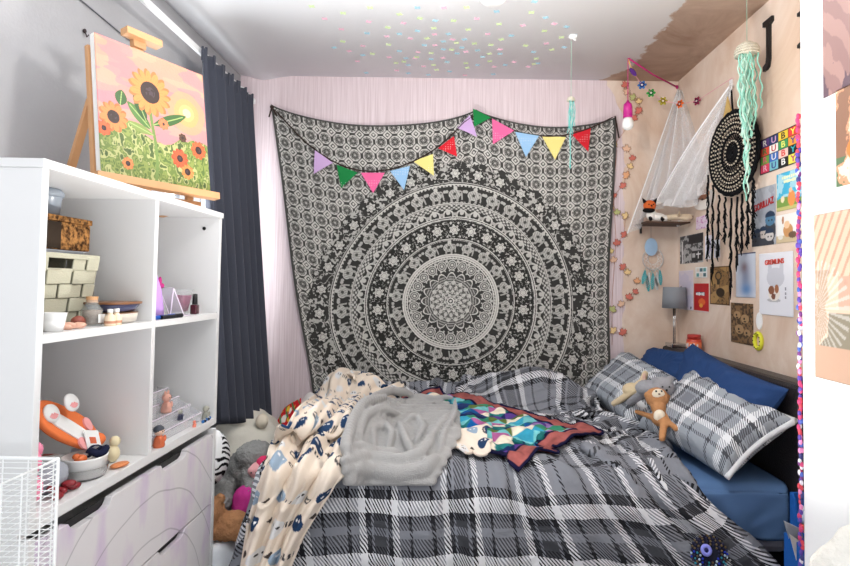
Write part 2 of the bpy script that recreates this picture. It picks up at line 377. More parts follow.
# drawer fronts with scooped hand holes; scribbles are marks on the paint
def drawer_mat():
    m = bpy.data.materials.new('scribbled_laminate'); m.use_nodes = True; nt = m.node_tree; b = nt.nodes['Principled BSDF']; b.inputs['Roughness'].default_value = .5
    N = nt.nodes.new; K = nt.links.new
    tc = N('ShaderNodeTexCoord')
    mp = N('ShaderNodeMapping'); mp.inputs['Scale'].default_value = (1, 3.1, 2.6); mp.inputs['Location'].default_value = (0, -1.35, -.20); K(tc.outputs['Object'], mp.inputs[0])
    w = N('ShaderNodeTexWave'); w.wave_type = 'RINGS'; w.rings_direction = 'X'; w.inputs['Scale'].default_value = 1.1; w.inputs['Distortion'].default_value = 1.6; w.inputs['Detail'].default_value = 2; w.inputs['Detail Scale'].default_value = 1.0
    K(mp.outputs[0], w.inputs['Vector'])
    r = N('ShaderNodeValToRGB'); r.color_ramp.elements[0].position = 0; r.color_ramp.elements[0].color = (.55, .55, .56, 1); r.color_ramp.elements[1].position = .007; r.color_ramp.elements[1].color = (1, 1, 1, 1); K(w.outputs['Fac'], r.inputs[0])
    n = N('ShaderNodeTexNoise'); n.inputs['Scale'].default_value = 5; n.inputs['Detail'].default_value = 6
    mp2 = N('ShaderNodeMapping'); mp2.inputs['Scale'].default_value = (1, 2, .7); K(tc.outputs['Object'], mp2.inputs[0]); K(mp2.outputs[0], n.inputs['Vector'])
    r2 = N('ShaderNodeValToRGB'); r2.color_ramp.elements[0].position = .5; r2.color_ramp.elements[0].color = (*lin((222, 219, 221)), 1); r2.color_ramp.elements[1].position = .72; r2.color_ramp.elements[1].color = (*lin((204, 182, 212)), 1); K(n.outputs['Fac'], r2.inputs[0])
    mx = N('ShaderNodeMix'); mx.data_type = 'RGBA'; mx.blend_type = 'MULTIPLY'; mx.inputs['Factor'].default_value = .75; K(r2.outputs[0], mx.inputs['A']); K(r.outputs[0], mx.inputs['B']); K(mx.outputs['Result'], b.inputs['Base Color'])
    return m
dm = drawer_mat()
for zt, zb in ((.698, .465), (.460, .228), (.223, .066)):
    dr = obj('drawer', MB().box((X0+.03, Y0+t_+.01, zb+.02), (X1-.021, Y1-t_-.01, zt-.07)), lam, ch)
    poly = [(Y0+t_+.002, zb), (Y1-t_-.002, zb), (Y1-t_-.002, zt)]
    for yc in (1.641, 1.266):
        w = .077
        poly += [(yc+w, zt), (yc+w-.012, zt-.016), (yc+w-.026, zt-.021), (yc-w+.026, zt-.021), (yc-w+.012, zt-.016), (yc-w, zt)]
    poly += [(Y0+t_+.002, zt)]
    obj('drawer_front', MB().prism(poly, ((X1-.02, 0, 0), (0, 1, 0), (0, 0, 1), (1, 0, 0)), .018), dm, dr, bevel=.001, label='drawer front with two scooped hand holes and pencil and purple scribbles')
    for yc in (1.641, 1.266): obj('hand_hole_recess', MB().box((X1-.0235, yc-.076, zt-.035), (X1-.0212, yc+.076, zt-.004)), black, dr)

# ------------------------------------------------------------------ painting on a table easel
pine = mat('pine_wood', (208, 158, 112), .5, var=.12, vscale=9)
A = np.array([-.968, 1.500, 0]); B = np.array([-.806, 1.815, 0])
Ud = (B-A)/np.linalg.norm(B-A); Nn = np.array([Ud[1], -Ud[0], 0]); lean = math.radians(8)
Vd = np.array([0, 0, 1])*math.cos(lean)-Nn*math.sin(lean); Nf = np.cross(Ud, Vd)
WC, HC = .354, .405
C0 = A+np.array([0, 0, 1.513])
def sunflowers(u, v):
    x = u; y = v
    top = L((250, 190, 160)); mid = L((243, 170, 178)); img = np.zeros(u.shape+(3,))
    g = np.clip((y-.35)/.65, 0, 1)[..., None]
    img[:] = mid*(1-g)+top*g
    n = fbm(x*3, y*14, 4, 3); img = mixc(img, (n > .55)*.45*(y > .4), L((255, 208, 172))); img = mixc(img, (fbm(x*3, y*10, 3, 8) > .58)*.5*(y > .35), L((236, 150, 176)))
    d = np.hypot(x-.80, (y-.615)*1.1); 
    for r, c in ((.19, (255, 196, 150)), (.125, (255, 206, 130)), (.075, (255, 226, 150)), (.038, (255, 248, 214))): img = mixc(img, (d+.03*(n-.5) < r)*.8, L(c))
    # foliage field
    hz = .36+.05*np.sin(x*9)+.05*(fbm(x*12, y*2, 3, 5)-.5)
    fld = y < hz
    cols = [(70, 92, 44), (98, 124, 58), (150, 166, 84), (116, 138, 66), (192, 194, 128), (84, 106, 52)]
    ix = ((vnoise(x*26, y*20, 12)*.55+vnoise(x*60+y*9, y*44, 13)*.45)*7).astype(int) % 6; pal = np.array([lin(c) for c in cols])
    img = np.where(fld[..., None], pal[ix], img)
    
    def leaf(cx, cy, a, l, w, c):
        nonlocal img
        dx = (x-cx)*math.cos(a)+(y-cy)*math.sin(a); dy = -(x-cx)*math.sin(a)+(y-cy)*math.cos(a); t = np.clip(dx/l, 0, 1)
        img = mixc(img, (dx > 0)*(dx < l)*(np.abs(dy) < w*np.sin(PI*t)**.7), L(c)); img = mixc(img, (dx > 0)*(dx < l*.9)*(np.abs(dy) < .004), L((176, 200, 120)))
    img = np.where(fld[..., None], img, img*np.array([.86, .74, .72]))
    img = mixc(img, (np.abs(x-.46-.02*np.sin(y*8)) < .014)*(y < .6), L((124, 152, 78)))
    leaf(.46, .44, .42, .36, .04, (66, 110, 52)); leaf(.44, .40, 2.45, .26, .045, (92, 134, 66)); leaf(.40, .45, 2.0, .24, .045, (54, 92, 44)); leaf(.46, .36, 2.9, .24, .03, (140, 160, 84))
    leaf(.18, .52, 1.4, .12, .05, (60, 100, 48))
    def flower(cx, cy, r, n, c1, c2, rc, cc=(58, 40, 36)):
        nonlocal img
        dx = x-cx; dy = (y-cy)*1.05; d = np.hypot(dx, dy); a = np.arctan2(dy, dx)
        for k, (c, ph, q) in enumerate(((c2, 0, 1.0), (c1, .5, .93))):
            img = mixc(img, d < r*q*(.58+.42*np.abs(np.cos((a*n/2+ph*PI/2+.4*np.sin(a*3))))**.6), L(c))
        img = mixc(img, (d < r)*(np.abs(np.sin(a*n)) < .12)*(d > rc)*.5*(d < r*.8), L((196, 108, 50)))
        img = mixc(img, d < rc, L(cc)); img = mixc(img, (d < rc*.5)*(fbm(x*60, y*60, 2, 4) > .5)*.6, L((92, 72, 84)))
    flower(.45, .69, .195, 15, (246, 158, 86), (228, 130, 72), .088)
    flower(.12, .42, .12, 11, (238, 146, 84), (222, 118, 66), .05); flower(.70, .225, .085, 10, (230, 100, 60), (204, 76, 50), .03)
    flower(.90, .33, .08, 10, (236, 110, 64), (220, 92, 54), .035); flower(.77, .13, .065, 9, (240, 150, 80), (226, 128, 66), .03)
    flower(.04, .32, .06, 8, (236, 110, 64), (220, 92, 54), .02); flower(.74, .40, .04, 7, (86, 60, 44), (70, 50, 40), .012); flower(.56, .47, .05, 8, (240, 140, 90), (236, 120, 80), .012)
    flower(.22, .10, .05, 8, (238, 146, 84), (222, 118, 66), .02)
    return img*.78
pt = thing('sunflower_painting', 'square canvas painting of orange sunflowers under a pink sky on the easel', 'painting', C0)
Zc = np.array([0, 0, 0])
obj('canvas', MB().obox(C0+Ud*WC/2+Vd*HC/2-Nf*.0095, Ud*WC/2, Vd*HC/2, Nf*.009), mat('canvas_edge', (246, 244, 240), .8), pt)
cv = poster('painted_face', (C0, Ud, Vd, Nf), WC, HC, sunflowers, None, None, nx=300, parent=pt); cv.data.materials[0] = mat('oil_paint', rough=.5, attr=True, bump=.15, bscale=160)
es = thing('table_easel', 'pine tabletop easel holding the sunflower painting on the cube shelf', 'easel', (A+B)/2+[0, 0, 1.456])
def bar2(a, b, w, t, nm, up=None):
    obj(nm, MB().bar(a, b, w, t, up if up is not None else Nf), pine, es, bevel=.001)
mid = C0+Ud*WC*.42
bar2(C0-Ud*.02-Vd*.014+Nf*.008, C0+Ud*(WC+.02)-Vd*.014+Nf*.008, .030, .022, 'ledge', up=Vd)
bar2(mid-Vd*.045-Nf*.034, mid+Vd*(HC+.055)-Nf*.034, .032, .016, 'mast')
for s in (.02, .86):
    q = C0+Ud*WC*s*.98-Nf*.032
    bar2(q-Vd*.03-Ud*.0, q+Vd*(HC*.93 if s < .1 else HC*.5)-Nf*.0, .022, .016, 'upright')
bar2(mid+Vd*(HC+.052)-Ud*.052-Nf*.012, mid+Vd*(HC+.052)+Ud*.062-Nf*.012, .034, .022, 'top_clamp', up=Vd)
bar2(mid+Vd*(HC+.020)-Nf*.026, mid+Vd*(HC+.045)-Nf*.026, .04, .02, 'clamp_block')
base_z = 1.4565
f0 = C0+Ud*(WC*.02)-Nf*.032; f0[2] = base_z+.011; f1 = C0+Ud*(WC*.90)-Nf*.032; f1[2] = base_z+.011
bar2(f0, f1+Ud*.02, .022, .022, 'base_bar', up=(0, 0, 1))
for q in (f0, f1): 
    bar2(q-Nf*.17+[0, 0, 0], q+Nf*.012, .022, .02, 'foot', up=(0, 0, 1))
ra = f0-Nf*.165+[0, 0, .012]; rb = C0+Ud*WC*.03+Vd*HC*.55-Nf*.045
bar2(ra, rb, .02, .014, 'rear_leg')

# ------------------------------------------------------------------ curtain rail and curtain
rail = thing('curtain_rail', 'white curtain rail running along the grey left wall', 'curtain rail', (XL+.1, 2.4, 2.22))
rz = 2.222
obj('track', MB().box((XL+.095, .9, rz), (XL+.112, 3.08, rz+.026)), white, rail, bevel=.003)
for y in (1.75, 2.9): obj('bracket', MB().box((XL, y, rz+.024), (XL+.11, y+.03, rz+.034)).box((XL, y, rz-.01), (XL+.006, y+.03, rz+.036)), white, rail)
cord = mat('grey_cord', (96, 98, 104), .7)
setp(obj('wall_cable', MB().tube([(XL+.004, y, 2.265-.033*(3.0-y)*0-.135+.01*math.sin(y*5)) for y in np.linspace(1.2, 3.0, 12)], .0022, 5), cord, org=(XL, 1.2, 2.13)), 'thin dark cable running along the grey wall behind the easel', 'cable')
cur = thing('curtain', 'dark charcoal pencil pleat curtain pulled open beside the pink wall', 'curtain', (XL+.12, 2.6, .46))
nx, ny = 260, 60
s = np.linspace(0, 1, nx); tt = np.linspace(0, 1, ny)
Pg = np.zeros((ny, nx, 3))
for j, t in enumerate(tt):
    ya = 2.36+.05*t+.0*s[0]; yb = 2.98+.07*t
    y = ya+(yb-ya)*s
    # hem sweeps: folds widen downwards
    amp = .018+.030*t
    ph = s*2*PI*6.6+.5*np.sin(s*9)+.3*t*np.sin(s*5)
    x = XL+.128+amp*(np.sin(ph)+.18*np.sin(2*ph+1+t))+.10*t
    y = y+.012*np.cos(ph)*(1-t*.3)
    Pg[j, :, 0] = x; Pg[j, :, 1] = y; Pg[j, :, 2] = 2.236-(2.236-.60+.15*s)*t+.006*np.sin(ph)*t-.012*s*(1-t)
fab = mat('charcoal_curtain_fabric', (68, 71, 82), .9, bump=.2, bscale=500, sheen=.2)
grid_obj('curtain_cloth', Pg, fab, cur, solid=.003)
Pt = Pg[:4].copy()
for i in range(0, nx, 10):
    q = Pg[0, i]; obj('heading_pleat', MB().box((q[0]-.004, q[1]-.004, q[2]-.055), (q[0]+.006, q[1]+.004, q[2]+.008)), fab, cur, bevel=.002)

# ------------------------------------------------------------------ mandala tapestry
ink = .004; cream = np.array(lin((226, 224, 218)))
def mandala(X, Y):
    """X, Y in photo-scale units about the centre (1 unit = 5.7 mm); returns 0..1 ink/cream"""
    r = np.hypot(X, Y); a = np.arctan2(Y, X)
    fil = fbm(X*.9, Y*.9, 2, 21); val = np.zeros(r.shape)
    def put(mask, v): 
        nonlocal val; val = np.where(mask, v, val)
    def line(rr, w=.5, v=.9): put(np.abs(r-rr) < w, v)
    def loc(n, rc, ph=0):
        k = a*n/(2*PI)+ph; fu = (k-np.floor(k)-.5)*2*PI*rc/n; return fu, r-rc, np.floor(k)
    # outer floral scroll
    z = (r < 142); put(z, .06)
    put(z*(np.abs(fbm(X*.16, Y*.16, 3, 5)-.5) < .018), .75); put(z*(fbm(X*.34, Y*.34, 2, 15) > .62), .62)
    def roses(n, rc, R, ph=0, pet=6, core=.35, v=.82, dark=.1):
        u, w, k = loc(n, rc, ph); d = np.hypot(u, w); q = np.arctan2(w, u)
        put(d < R*1.18, .04)
        put(d < R*(.84+.16*np.cos(pet*q)), v)
        put((d < R*.78)*(np.abs(((d/R*3.2+.12*np.sin(pet*q)) % 1)-.5) < .15), dark)
        put(d < R*core*.5, v)
    roses(34, 130, 5.2); roses(30, 139, 2.6, .5)
    def ban(r0, r1, v): put((r > r0)*(r < r1), v)
    ban(117, 121.5, .05); ban(118, 119.2, .85); ban(120.2, 121, .7); put((r > 116)*(r < 118)*(np.sin(a*190) > 0), .7)
    # elephants
    def elephants(n, rc, S, ph=0, bg=.05):
        ban(rc-S*1.05, rc+S*1.05, bg)
        u, w, k = loc(n, rc, ph); u = u/S; w = w/S
        body = np.hypot((u+.1)/.68, (w-.08)/.52) < 1; head = np.hypot((u-.55)/.32, (w-.22)/.36) < 1
        ring = np.abs(w) < 1.05; legs = (w < 0)*(w > -.78)*(np.abs(np.abs(u+.1)-.4) < .15); trunk = (np.abs(u-.82+.15*w) < .09)*(w < .3)*(w > -.6)
        out = np.hypot((u+.1)/.76, (w-.08)/.6) < 1
        put(out, .75); put(legs, .5); put(trunk, .55); put(body, .42); put(head, .5)
        put(body*(np.abs(((u*3.2+w*2) % 1)-.5) < .13), .8); put(body*(np.hypot(u+.1, w-.1) < .2), .1); put(head*(np.hypot(u-.62, w-.3) < .08), 0)
        put((w > .62)*(np.hypot(u, w-.85) < .24), .7); put(np.hypot(np.abs(u)-1.08, w-.45) < .2, .6)
        put((w < -.8)*ring*(np.sin(u*9) > -.2), .5)
    elephants(34, 108, 8.2)
    ban(98, 100.2, .8); ban(98.7, 99.3, .05); put((r > 93)*(r < 98), .12); put((r > 93)*(r < 98)*(np.sin(a*120)*np.sin(r*1.7) > .1), .75)
    # scroll / arches
    ban(86, 93, .05); u, w, k = loc(40, 88.5); put((np.abs(np.hypot(u, w+1)-5) < .8)*(r > 86)*(r < 94), .75); put(np.hypot(u, w-1.5) < 2.2, .7); put((r > 86)*(r < 93)*(np.hypot(np.abs(u)-6, w) < 1.6), .55)
    ban(83.2, 86, .82); ban(84.2, 85, .03); line(82, .5, .1)
    ban(63.5, 82, .035); u, w, k = loc(64, 79.5); put(np.hypot(u, w) < 1.2, .7); u, w, k = loc(64, 66, .5); put(np.hypot(u, w) < 1.0, .7)
    put((r > 64)*(r < 81)*(np.abs(fbm(X*.4, Y*.4, 2, 33)-.5) < .03), .6)
    roses(26, 72.5, 5.6, 0, 7)
    ban(61, 63.6, .85); ban(62, 62.7, .05); 
    elephants(18, 54, 7.3, .2)
    ban(43, 47.4, .55); ban(44.6, 45.8, .85); line(43, .5, .95); line(47.4, .5, .95); put((r > 43.5)*(r < 44.5)*(np.sin(a*90) > 0), .1)
    ban(0, 42.4, .06)
    u, w, k = loc(22, 36.5); d = np.hypot(u, w*.92); put(d < 4.9, .8); put(d < 4.0, .12); put(d < 3.1, .62); put(d < 2.2, .15); put(d < 1.2, .8)
    u, w, k = loc(22, 40.6, .5); put(np.hypot(u, w) < 1.5, .7); u, w, k = loc(44, 31, 0); put(np.hypot(u, w) < .8, .7)
    star = r < 24+5.5*np.abs(np.cos(a*8)); put(star, .85); put(r < 22.6+5.5*np.abs(np.cos(a*8)), .10)
    put((r < 21.5+5.2*np.abs(np.cos(a*8)))*(np.sin(r*2.6) > .1), .5)
    for rr, n, q in ((21, 16, .85), (16, 16, .8), (11.5, 12, .9), (7, 8, .8)):
        pet = r < rr*(.74+.26*np.abs(np.cos(a*n/2+rr))); put(pet, q); put(r < (rr-1.1)*(.72+.28*np.abs(np.cos(a*n/2+rr))), .16); put((r < rr-1.2)*(r > rr-4.3)*(np.cos(a*n+rr*2) > .35), .72)
    put(r < 3.6, .9); put(r < 2.4, .05); put(r < 1.2, .9)
    return val, r
def lattice(X, Y):
    p = 14.0
    u = (X/p) % 1-.5; v = (Y/p) % 1-.5; d = np.hypot(u, v); q = np.arctan2(v, u)
    val = np.full(X.shape, .80)
    oc = np.maximum(np.maximum(np.abs(u), np.abs(v)), (np.abs(u)+np.abs(v))*.72)
    val = np.where(np.abs(oc-.44) < .03, .06, val); 
    val = np.where(d < .33*(1+.05*np.cos(8*q)), .05, val); val = np.where(np.abs(d-.27) < .02, .6, val); val = np.where((d < .19)*(np.cos(8*q) > -.1), .35, val); val = np.where(d < .06, .7, val)
    uu = ((X/p+.5) % 1)-.5; vv = ((Y/p+.5) % 1)-.5; e = np.abs(uu)+np.abs(vv); val = np.where(e < .19, .06, val); val = np.where(e < .10, .85, val)
    w = (np.abs(np.abs(u)-.5) < .035)*(np.abs(v) < .2)+(np.abs(np.abs(v)-.5) < .035)*(np.abs(u) < .2); val = np.where(w > 0, .1, val)
    return val
nx, ny = 720, 620
s, t = np.meshgrid(np.linspace(0, 1, nx), np.linspace(0, 1, ny))
pins = [0, .595, 1.0]; py_ = [105, 110, 118]
top = np.interp(s, pins, py_)
for a, b, sg in ((0, .595, 19), (.595, 1, 13)):
    q = np.clip((s-a)/(b-a), 0, 1); top = top+sg*(1-(2*q-1)**2)**.8*((s >= a)*(s <= b))
Lx = 272+(315-272)*t; Lx = Lx+2*np.sin(t*9)*t; Rx = 613+(608-613)*t+2*np.sin(t*7+1)
px = Lx+(Rx-Lx)*s; py = top+(415-top)*t
YT = YB-.018-.010*np.sin(s*21+t*3)*(1-.3*t)*.6-.006*np.sin(s*7+4*t)-.004*fbm(s*8, t*8, 2, 2)
TP = P(px, py, YB); TP[..., 1] = YT
# pattern follows the cloth: slightly warped circle as the cloth is stretched between its pins
Xc = (px-453)+2.5*np.sin(py/40.); Yc = (py-301)*1.0
Xr = Xc*(1-.0005*(Yc)); Yr = Yc*1.0; Yr = np.where(Yr < 0, Yr*(1.02+.0002*np.abs(Xc)), Yr)
mv, mr = mandala(Xr, Yr)
bx = (s-.5)*341; lv = lattice(bx, (py-top*.8-.2*105)) 
edge = 141+1.5*np.sin(np.arctan2(Yc, Xc)*40)
val = np.where(mr < edge, mv, lv)
bd = (s < .008)+(s > .992)+(t < .006); val = np.where(bd > 0, .1, val)
val = val*(1-.1*fbm(s*60, t*60, 2, 9))
colr = ink*(1-val[..., None])+cream*val[..., None]
tap = grid_obj('tapestry', TP, mat('printed_cotton', rough=.95, attr=True), col=colr, solid=.0015, org=TP[0, 0], label='large black and white mandala tapestry pinned across the pink back wall', cat='tapestry')

# bunting over the tapestry
cloth_cols = dict(lilac=(205, 172, 218), green=(36, 130, 70), pink=(240, 108, 160), blue=(156, 196, 232), yellow=(240, 226, 142), red=(214, 44, 56))
def dotmat(nm, c):
    m = mat('bunting_'+nm, c, .85); nt = m.node_tree; b = nt.nodes['Principled BSDF']; N = nt.nodes.new; K = nt.links.new
    tc = N('ShaderNodeTexCoord'); v = N('ShaderNodeTexVoronoi'); v.inputs['Scale'].default_value = 75; v.inputs['Randomness'].default_value = .15; K(tc.outputs['Object'], v.inputs['Vector'])
    r = N('ShaderNodeMath'); r.operation = 'LESS_THAN'; r.inputs[1].default_value = .2; K(v.outputs['Distance'], r.inputs[0])
    mx = N('ShaderNodeMix'); mx.data_type = 'RGBA'; mx.inputs['A'].default_value = (*lin(c), 1); mx.inputs['B'].default_value = (*[min(1, q*.5+.45) for q in lin(c)], 1); K(r.outputs[0], mx.inputs['Factor']); K(mx.outputs['Result'], b.inputs['Base Color']); return m
bun = thing('bunting', 'string of twelve pastel fabric triangles across the mandala tapestry', 'bunting', P(272, 107, YB-.05))
ctrl = [(272, 107), (290, 126), (305, 143), (333, 163), (360, 172.5), (390, 171), (415, 161), (437, 149), (455, 132), (473, 112), (490, 118), (512, 131), (535, 136), (562, 137), (585, 130), (600, 124), (615, 116)]
YBn = YB-.048
obj('cord', MB().tube([P(x, y, YBn) for x, y in ctrl], .0045, 6), mat('brown_ribbon', (62, 50, 46), .9), bun, sub=1, smooth=True)
obj('cord_knot', MB().ell(P(272, 107, YBn), .012, 10).bar(P(272, 107, YBn), P(269, 117, YBn), .008, .003, (0, 1, 0)).bar(P(272, 107, YBn), P(277, 116, YBn), .008, .003, (0, 1, 0)).bar(P(615, 116, YBn), P(619, 138, YBn), .008, .003, (0, 1, 0)), MATS['brown_ribbon'], bun)
fl = [('lilac', 315, 150, 333, 163, 314, 174), ('green', 337, 165, 358, 173, 341, 188), ('pink', 361, 173, 385, 173, 373, 193), ('blue', 390, 171, 410, 166, 404, 190), ('yellow', 413, 161, 433, 154, 434, 176), ('red', 438, 148, 454, 136, 457, 157),
      ('lilac', 457, 128, 470, 115, 477, 137), ('green', 473, 109, 491, 118, 474, 127), ('pink', 492, 119, 514, 131, 493, 144), ('blue', 515, 132, 539, 136, 526, 157), ('yellow', 542, 136, 566, 137, 555, 160), ('red', 571, 133, 591, 127, 588, 152)]
for i, (c, x0, y0, x1, y1, x2, y2) in enumerate(fl):
    a, b, d = P(x0, y0, YBn), P(x1, y1, YBn), P(x2, y2, YBn)
    mb = MB(); n = 6; vs = []; fs = []
    for r in range(n+1):
        for k in range(r+1):
            w0 = 1-r/n
            p = d*w0+(a*(1-(k/r if r else 0))+b*(k/r if r else 0))*(1-w0) if r else d.copy()
            p[1] -= .006*math.sin(3*w0+i)+.002; vs.append(p)
    st = lambda r: r*(r+1)//2
    for r in range(n):
        for k in range(r+1):
            fs.append((st(r)+k, st(r+1)+k, st(r+1)+k+1))
            if k < r: fs.append((st(r)+k, st(r+1)+k+1, st(r)+k+1))
    obj('flag', MB().add(vs, fs), dotmat(c, cloth_cols[c]), bun, solid=.002, label=c.replace('blue', 'light blue')+' triangular flag')

# ------------------------------------------------------------------ wardrobe at the right with prints, and its trim
WX, WYf = .764, 1.20
wr = thing('wardrobe', 'tall plain white wardrobe side at the right edge with photo prints on it', 'wardrobe', (WX, .42, 0))
gw = mat('white_wardrobe_paint', (250, 251, 252), .35)
obj('side_panel', MB().box((WX, .42, 0), (WX+.02, WYf, 2.25)), gw, wr, bevel=.002)
obj('carcass', MB().box((WX+.02, .42, .0), (XR-.006, WYf-.022, 2.25)), gw, wr)
for a, b in ((WX+.022, 1.037), (1.041, XR-.008)):
    d = obj('door', MB().box((a, WYf-.021, .07), (b, WYf, 2.24)), gw, wr, bevel=.002)
    hx = 1.02 if a < .9 else 1.06
    obj('handle', MB().tube([(hx, WYf+.001, 1.0), (hx, WYf+.02, 1.0), (hx, WYf+.02, 1.16), (hx, WYf+.001, 1.16)], .005, 8), mat('steel', (190, 190, 194), .25, 1), d)
def roof_photo(u, v):
    img = base(u, (232, 196, 172)); n = fbm(u*3, v*3, 4, 40)
    img = mixc(img, (np.abs(((u-.3)*1.2+(1-v)*.9)*9 % 1-.5) < .16)*(v > .62)*.55, L((168, 112, 88)))
    img = mixc(img, (v < .66)*(n > .5)*.6, L((150, 130, 104))); img = mixc(img, (v < .4)*(n < .46)*.8, L((104, 110, 92))); img = circ(img, u, v, .78, .2, .2, .18, (214, 170, 70), .7)
    img = circ(img, u, v, .62, .9, .16, .14, (148, 110, 96)); img = mixc(img, (v > .42)*(v < .62)*(u > .3)*.8, L((206, 160, 140)))
    d = np.hypot(u-.02, (v-.42)*1.4); img = mixc(img, (d < .42)*(np.sin(np.arctan2(v-.42, u-.02)*40) > .3)*.35, L((244, 240, 236))); img = rect(img, u, v, 0, 0, .5, .2, (206, 168, 144))
    return img
def boat_photo(u, v):
    n = fbm(u*4+v*3, v*2-u*4, 4, 44)
    img = base(u, (178, 140, 132)); img = mixc(img, (np.sin((v*1.0+u*.7)*30+n*6) > .1)*.6, L((140, 104, 104))); img = mixc(img, n > .58, L((104, 80, 92)))
    img = mixc(img, (u*1.1+v > 1.28)*1.0, L((116, 124, 132))); img = mixc(img, (u*1.0+v > 1.45)*1.0, L((196, 224, 190))); return img
def warm_photo(u, v):
    n = fbm(u*5, v*6, 4, 48); img = base(u, (222, 160, 124)); img = mixc(img, n > .52, L((152, 112, 90))); img = mixc(img, n < .4, L((246, 226, 204)))
    img = circ(img, u, v, .6, .35, .4, .18, (236, 138, 70)); img = mixc(img, (v < .3)*(n > .5), L((98, 126, 92))); return img
def on_side(pxl, pyt, w, h):
    q = RW(pxl, pyt, WX); Yf = q[1]; zt = q[2]; return (np.array([WX, Yf, zt-h]), (0, -1, 0), (0, 0, 1), (-1, 0, 0)), w, h
for nm, a, w, h, f, lb in (('photo_print', (823, -58), .21, .33, boat_photo, 'tall blurry pink and brown photo print, highest on the white wardrobe side'),
                           ('photo_print', (836.5, 91.5), .15, .193, warm_photo, 'small warm orange photo print between two larger ones on the wardrobe side'),
                           ('photo_print', (815, 215.5), .24, .338, roof_photo, 'large pale peach photo print of a beamed interior, lowest on the wardrobe side')):
    fr, w, h = on_side(a[0], a[1], w, h); poster(nm, fr, w, h, lambda u, v, f=f: f(u, v)*.68, lb, 'photo', nx=110)
mb = MB(); cc = [(196, 60, 110), (92, 66, 158), (214, 70, 84), (70, 96, 180), (230, 140, 190), (120, 60, 130), (226, 220, 230), (60, 60, 120)]
tz = np.linspace(1.60, .02, 150)
for i, z in enumerate(tz):
    for k in range(2):
        q = (WX-.003+random.uniform(-.003, .002), WYf+.004+random.uniform(-.002, .003), z+random.uniform(-.004, .004))
        mb.ell(q, (.0042, .0042, .0065), 6, col=lin(random.choice(cc[:3] if (i//9) % 3 == 0 else cc)))
obj('fabric_trim', mb, mat('bead_colours', rough=.7, attr=True), org=(WX, WYf, .02), label='long narrow purple and pink beaded strand hanging down the far edge of the white wardrobe', cat='beads')

# ------------------------------------------------------------------ fluffy chair in the near right corner
chair = thing('fluffy_chair', 'rounded off-white fluffy chair in the bottom right corner', 'chair', (.6, .65, 0))
fur = mat('cream_fur', (226, 222, 214), .98, bump=.6, bscale=90, var=.12, vscale=30)
o = blob('backrest', [((.56, .72, .73), (.13, .05, .20)), ((.60, .72, .73), (.135, .05, .20)), ((.58, .72, .55), (.16, .05, .12))], fur, chair, vox=.01, fuzz=.012, fsize=.01)
o = blob('seat', [((.57, .50, .44), (.17, .2, .06)), ((.57, .53, .44), (.18, .18, .05))], fur, chair, vox=.012, fuzz=.012, fsize=.01)
for x in (.45, .69):
    for y in (.38, .64): obj('leg', MB().tube([(x, y, 0), (x+(.57-x)*.15, y, .42)], [.011, .016], 8), pine, chair, smooth=True)

# ------------------------------------------------------------------ wire rack, near left
rk = thing('wire_rack', 'white wire mesh rack in the bottom left corner before the shelf unit', 'rack', (-.96, .915, 0))
wm = mat('white_coated_wire', (246, 248, 248), .35)
rx0, rx1, ry0, ry1, rt = -1.17, -.738, .78, 1.05, .880
mb = MB()
z = rt-.008
while z > .35:
    mb.tube([(rx0, ry0, z), (rx1, ry0, z), (rx1, ry1, z), (rx0, ry1, z)], .0011, 5, closed=True); z -= .0103
for x in np.arange(rx0+.04, rx1, .048):
    for y in (ry0, ry1): mb.tube([(x, y, .35), (x, y, rt)], .0013, 5)
for y in np.arange(ry0+.045, ry1-.01, .046):
    for x in (rx0, rx1): mb.tube([(x, y, .35), (x, y, rt)], .0013, 5)
obj('wire_mesh', mb, wm, rk)
mb = MB()
for z in (rt, .35): mb.tube([(rx0, ry0, z), (rx1, ry0, z), (rx1, ry1, z), (rx0, ry1, z)], .0032, 6, closed=True)
obj('rim', mb, wm, rk)
for x in (rx0, rx1):
    for y in (ry0, ry1): obj('leg', MB().tube([(x, y, 0), (x, y, rt)], .003, 6), wm, rk)

# ------------------------------------------------------------------ things in the cube shelves
Z2, Z3 = 1.108, .750
weave = mat('sage_webbing', (186, 184, 164), .8, bump=.2, bscale=300)
bk = thing('woven_basket', 'sage woven webbing basket with cut-out handles in the top left cube', 'basket', (-1.03, 1.26, Z2))
mb = MB()
def bq(u, v, h, out):   # point on tapered basket wall; side index u 0..4, v height 0..1
    k = int(u) % 4; f = u-int(u); ex = .105+.016*v; ey = .115+.018*v
    cs = [(-ex, -ey), (ex, -ey), (ex, ey), (-ex, ey)]; a = cs[k]; b = cs[(k+1) % 4]
    nrm = [(0, -1), (1, 0), (0, 1), (-1, 0)][k]
    return np.array([-1.022+a[0]+(b[0]-a[0])*f+nrm[0]*out, 1.268+a[1]+(b[1]-a[1])*f+nrm[1]*out, Z2+v*h])
hB = .165
for k in range(4):
    for i in range(6):
        for j in range(5):
            if j == 4 and i in (1, 2, 3, 4) and k in (0, 1, 3): 
                if i in (2, 3): continue
            out = .005 if (i+j) % 2 else .0
            a0, a1, v0, v1 = k+i/6+.0015, k+(i+1)/6-.0015, j/5+.003, (j+1)/5-.003
            a1 = min(a1, k+.9999)
            q = [bq(a0, v0, hB, out), bq(a1, v0, hB, out), bq(a1, v1, hB, out), bq(a0, v1, hB, out)]; cen = np.array([-1.03, 1.26, q[0][2]])
            qi = [bq(a0, v0, hB, out-.004), bq(a1, v0, hB, out-.004), bq(a1, v1, hB, out-.004), bq(a0, v1, hB, out-.004)]
            mb.hexa([qi[0], qi[1], q[1], q[0], qi[3], qi[2], q[2], q[3]])
obj('webbing', mb, weave, bk, bevel=.0015)
mb = MB()
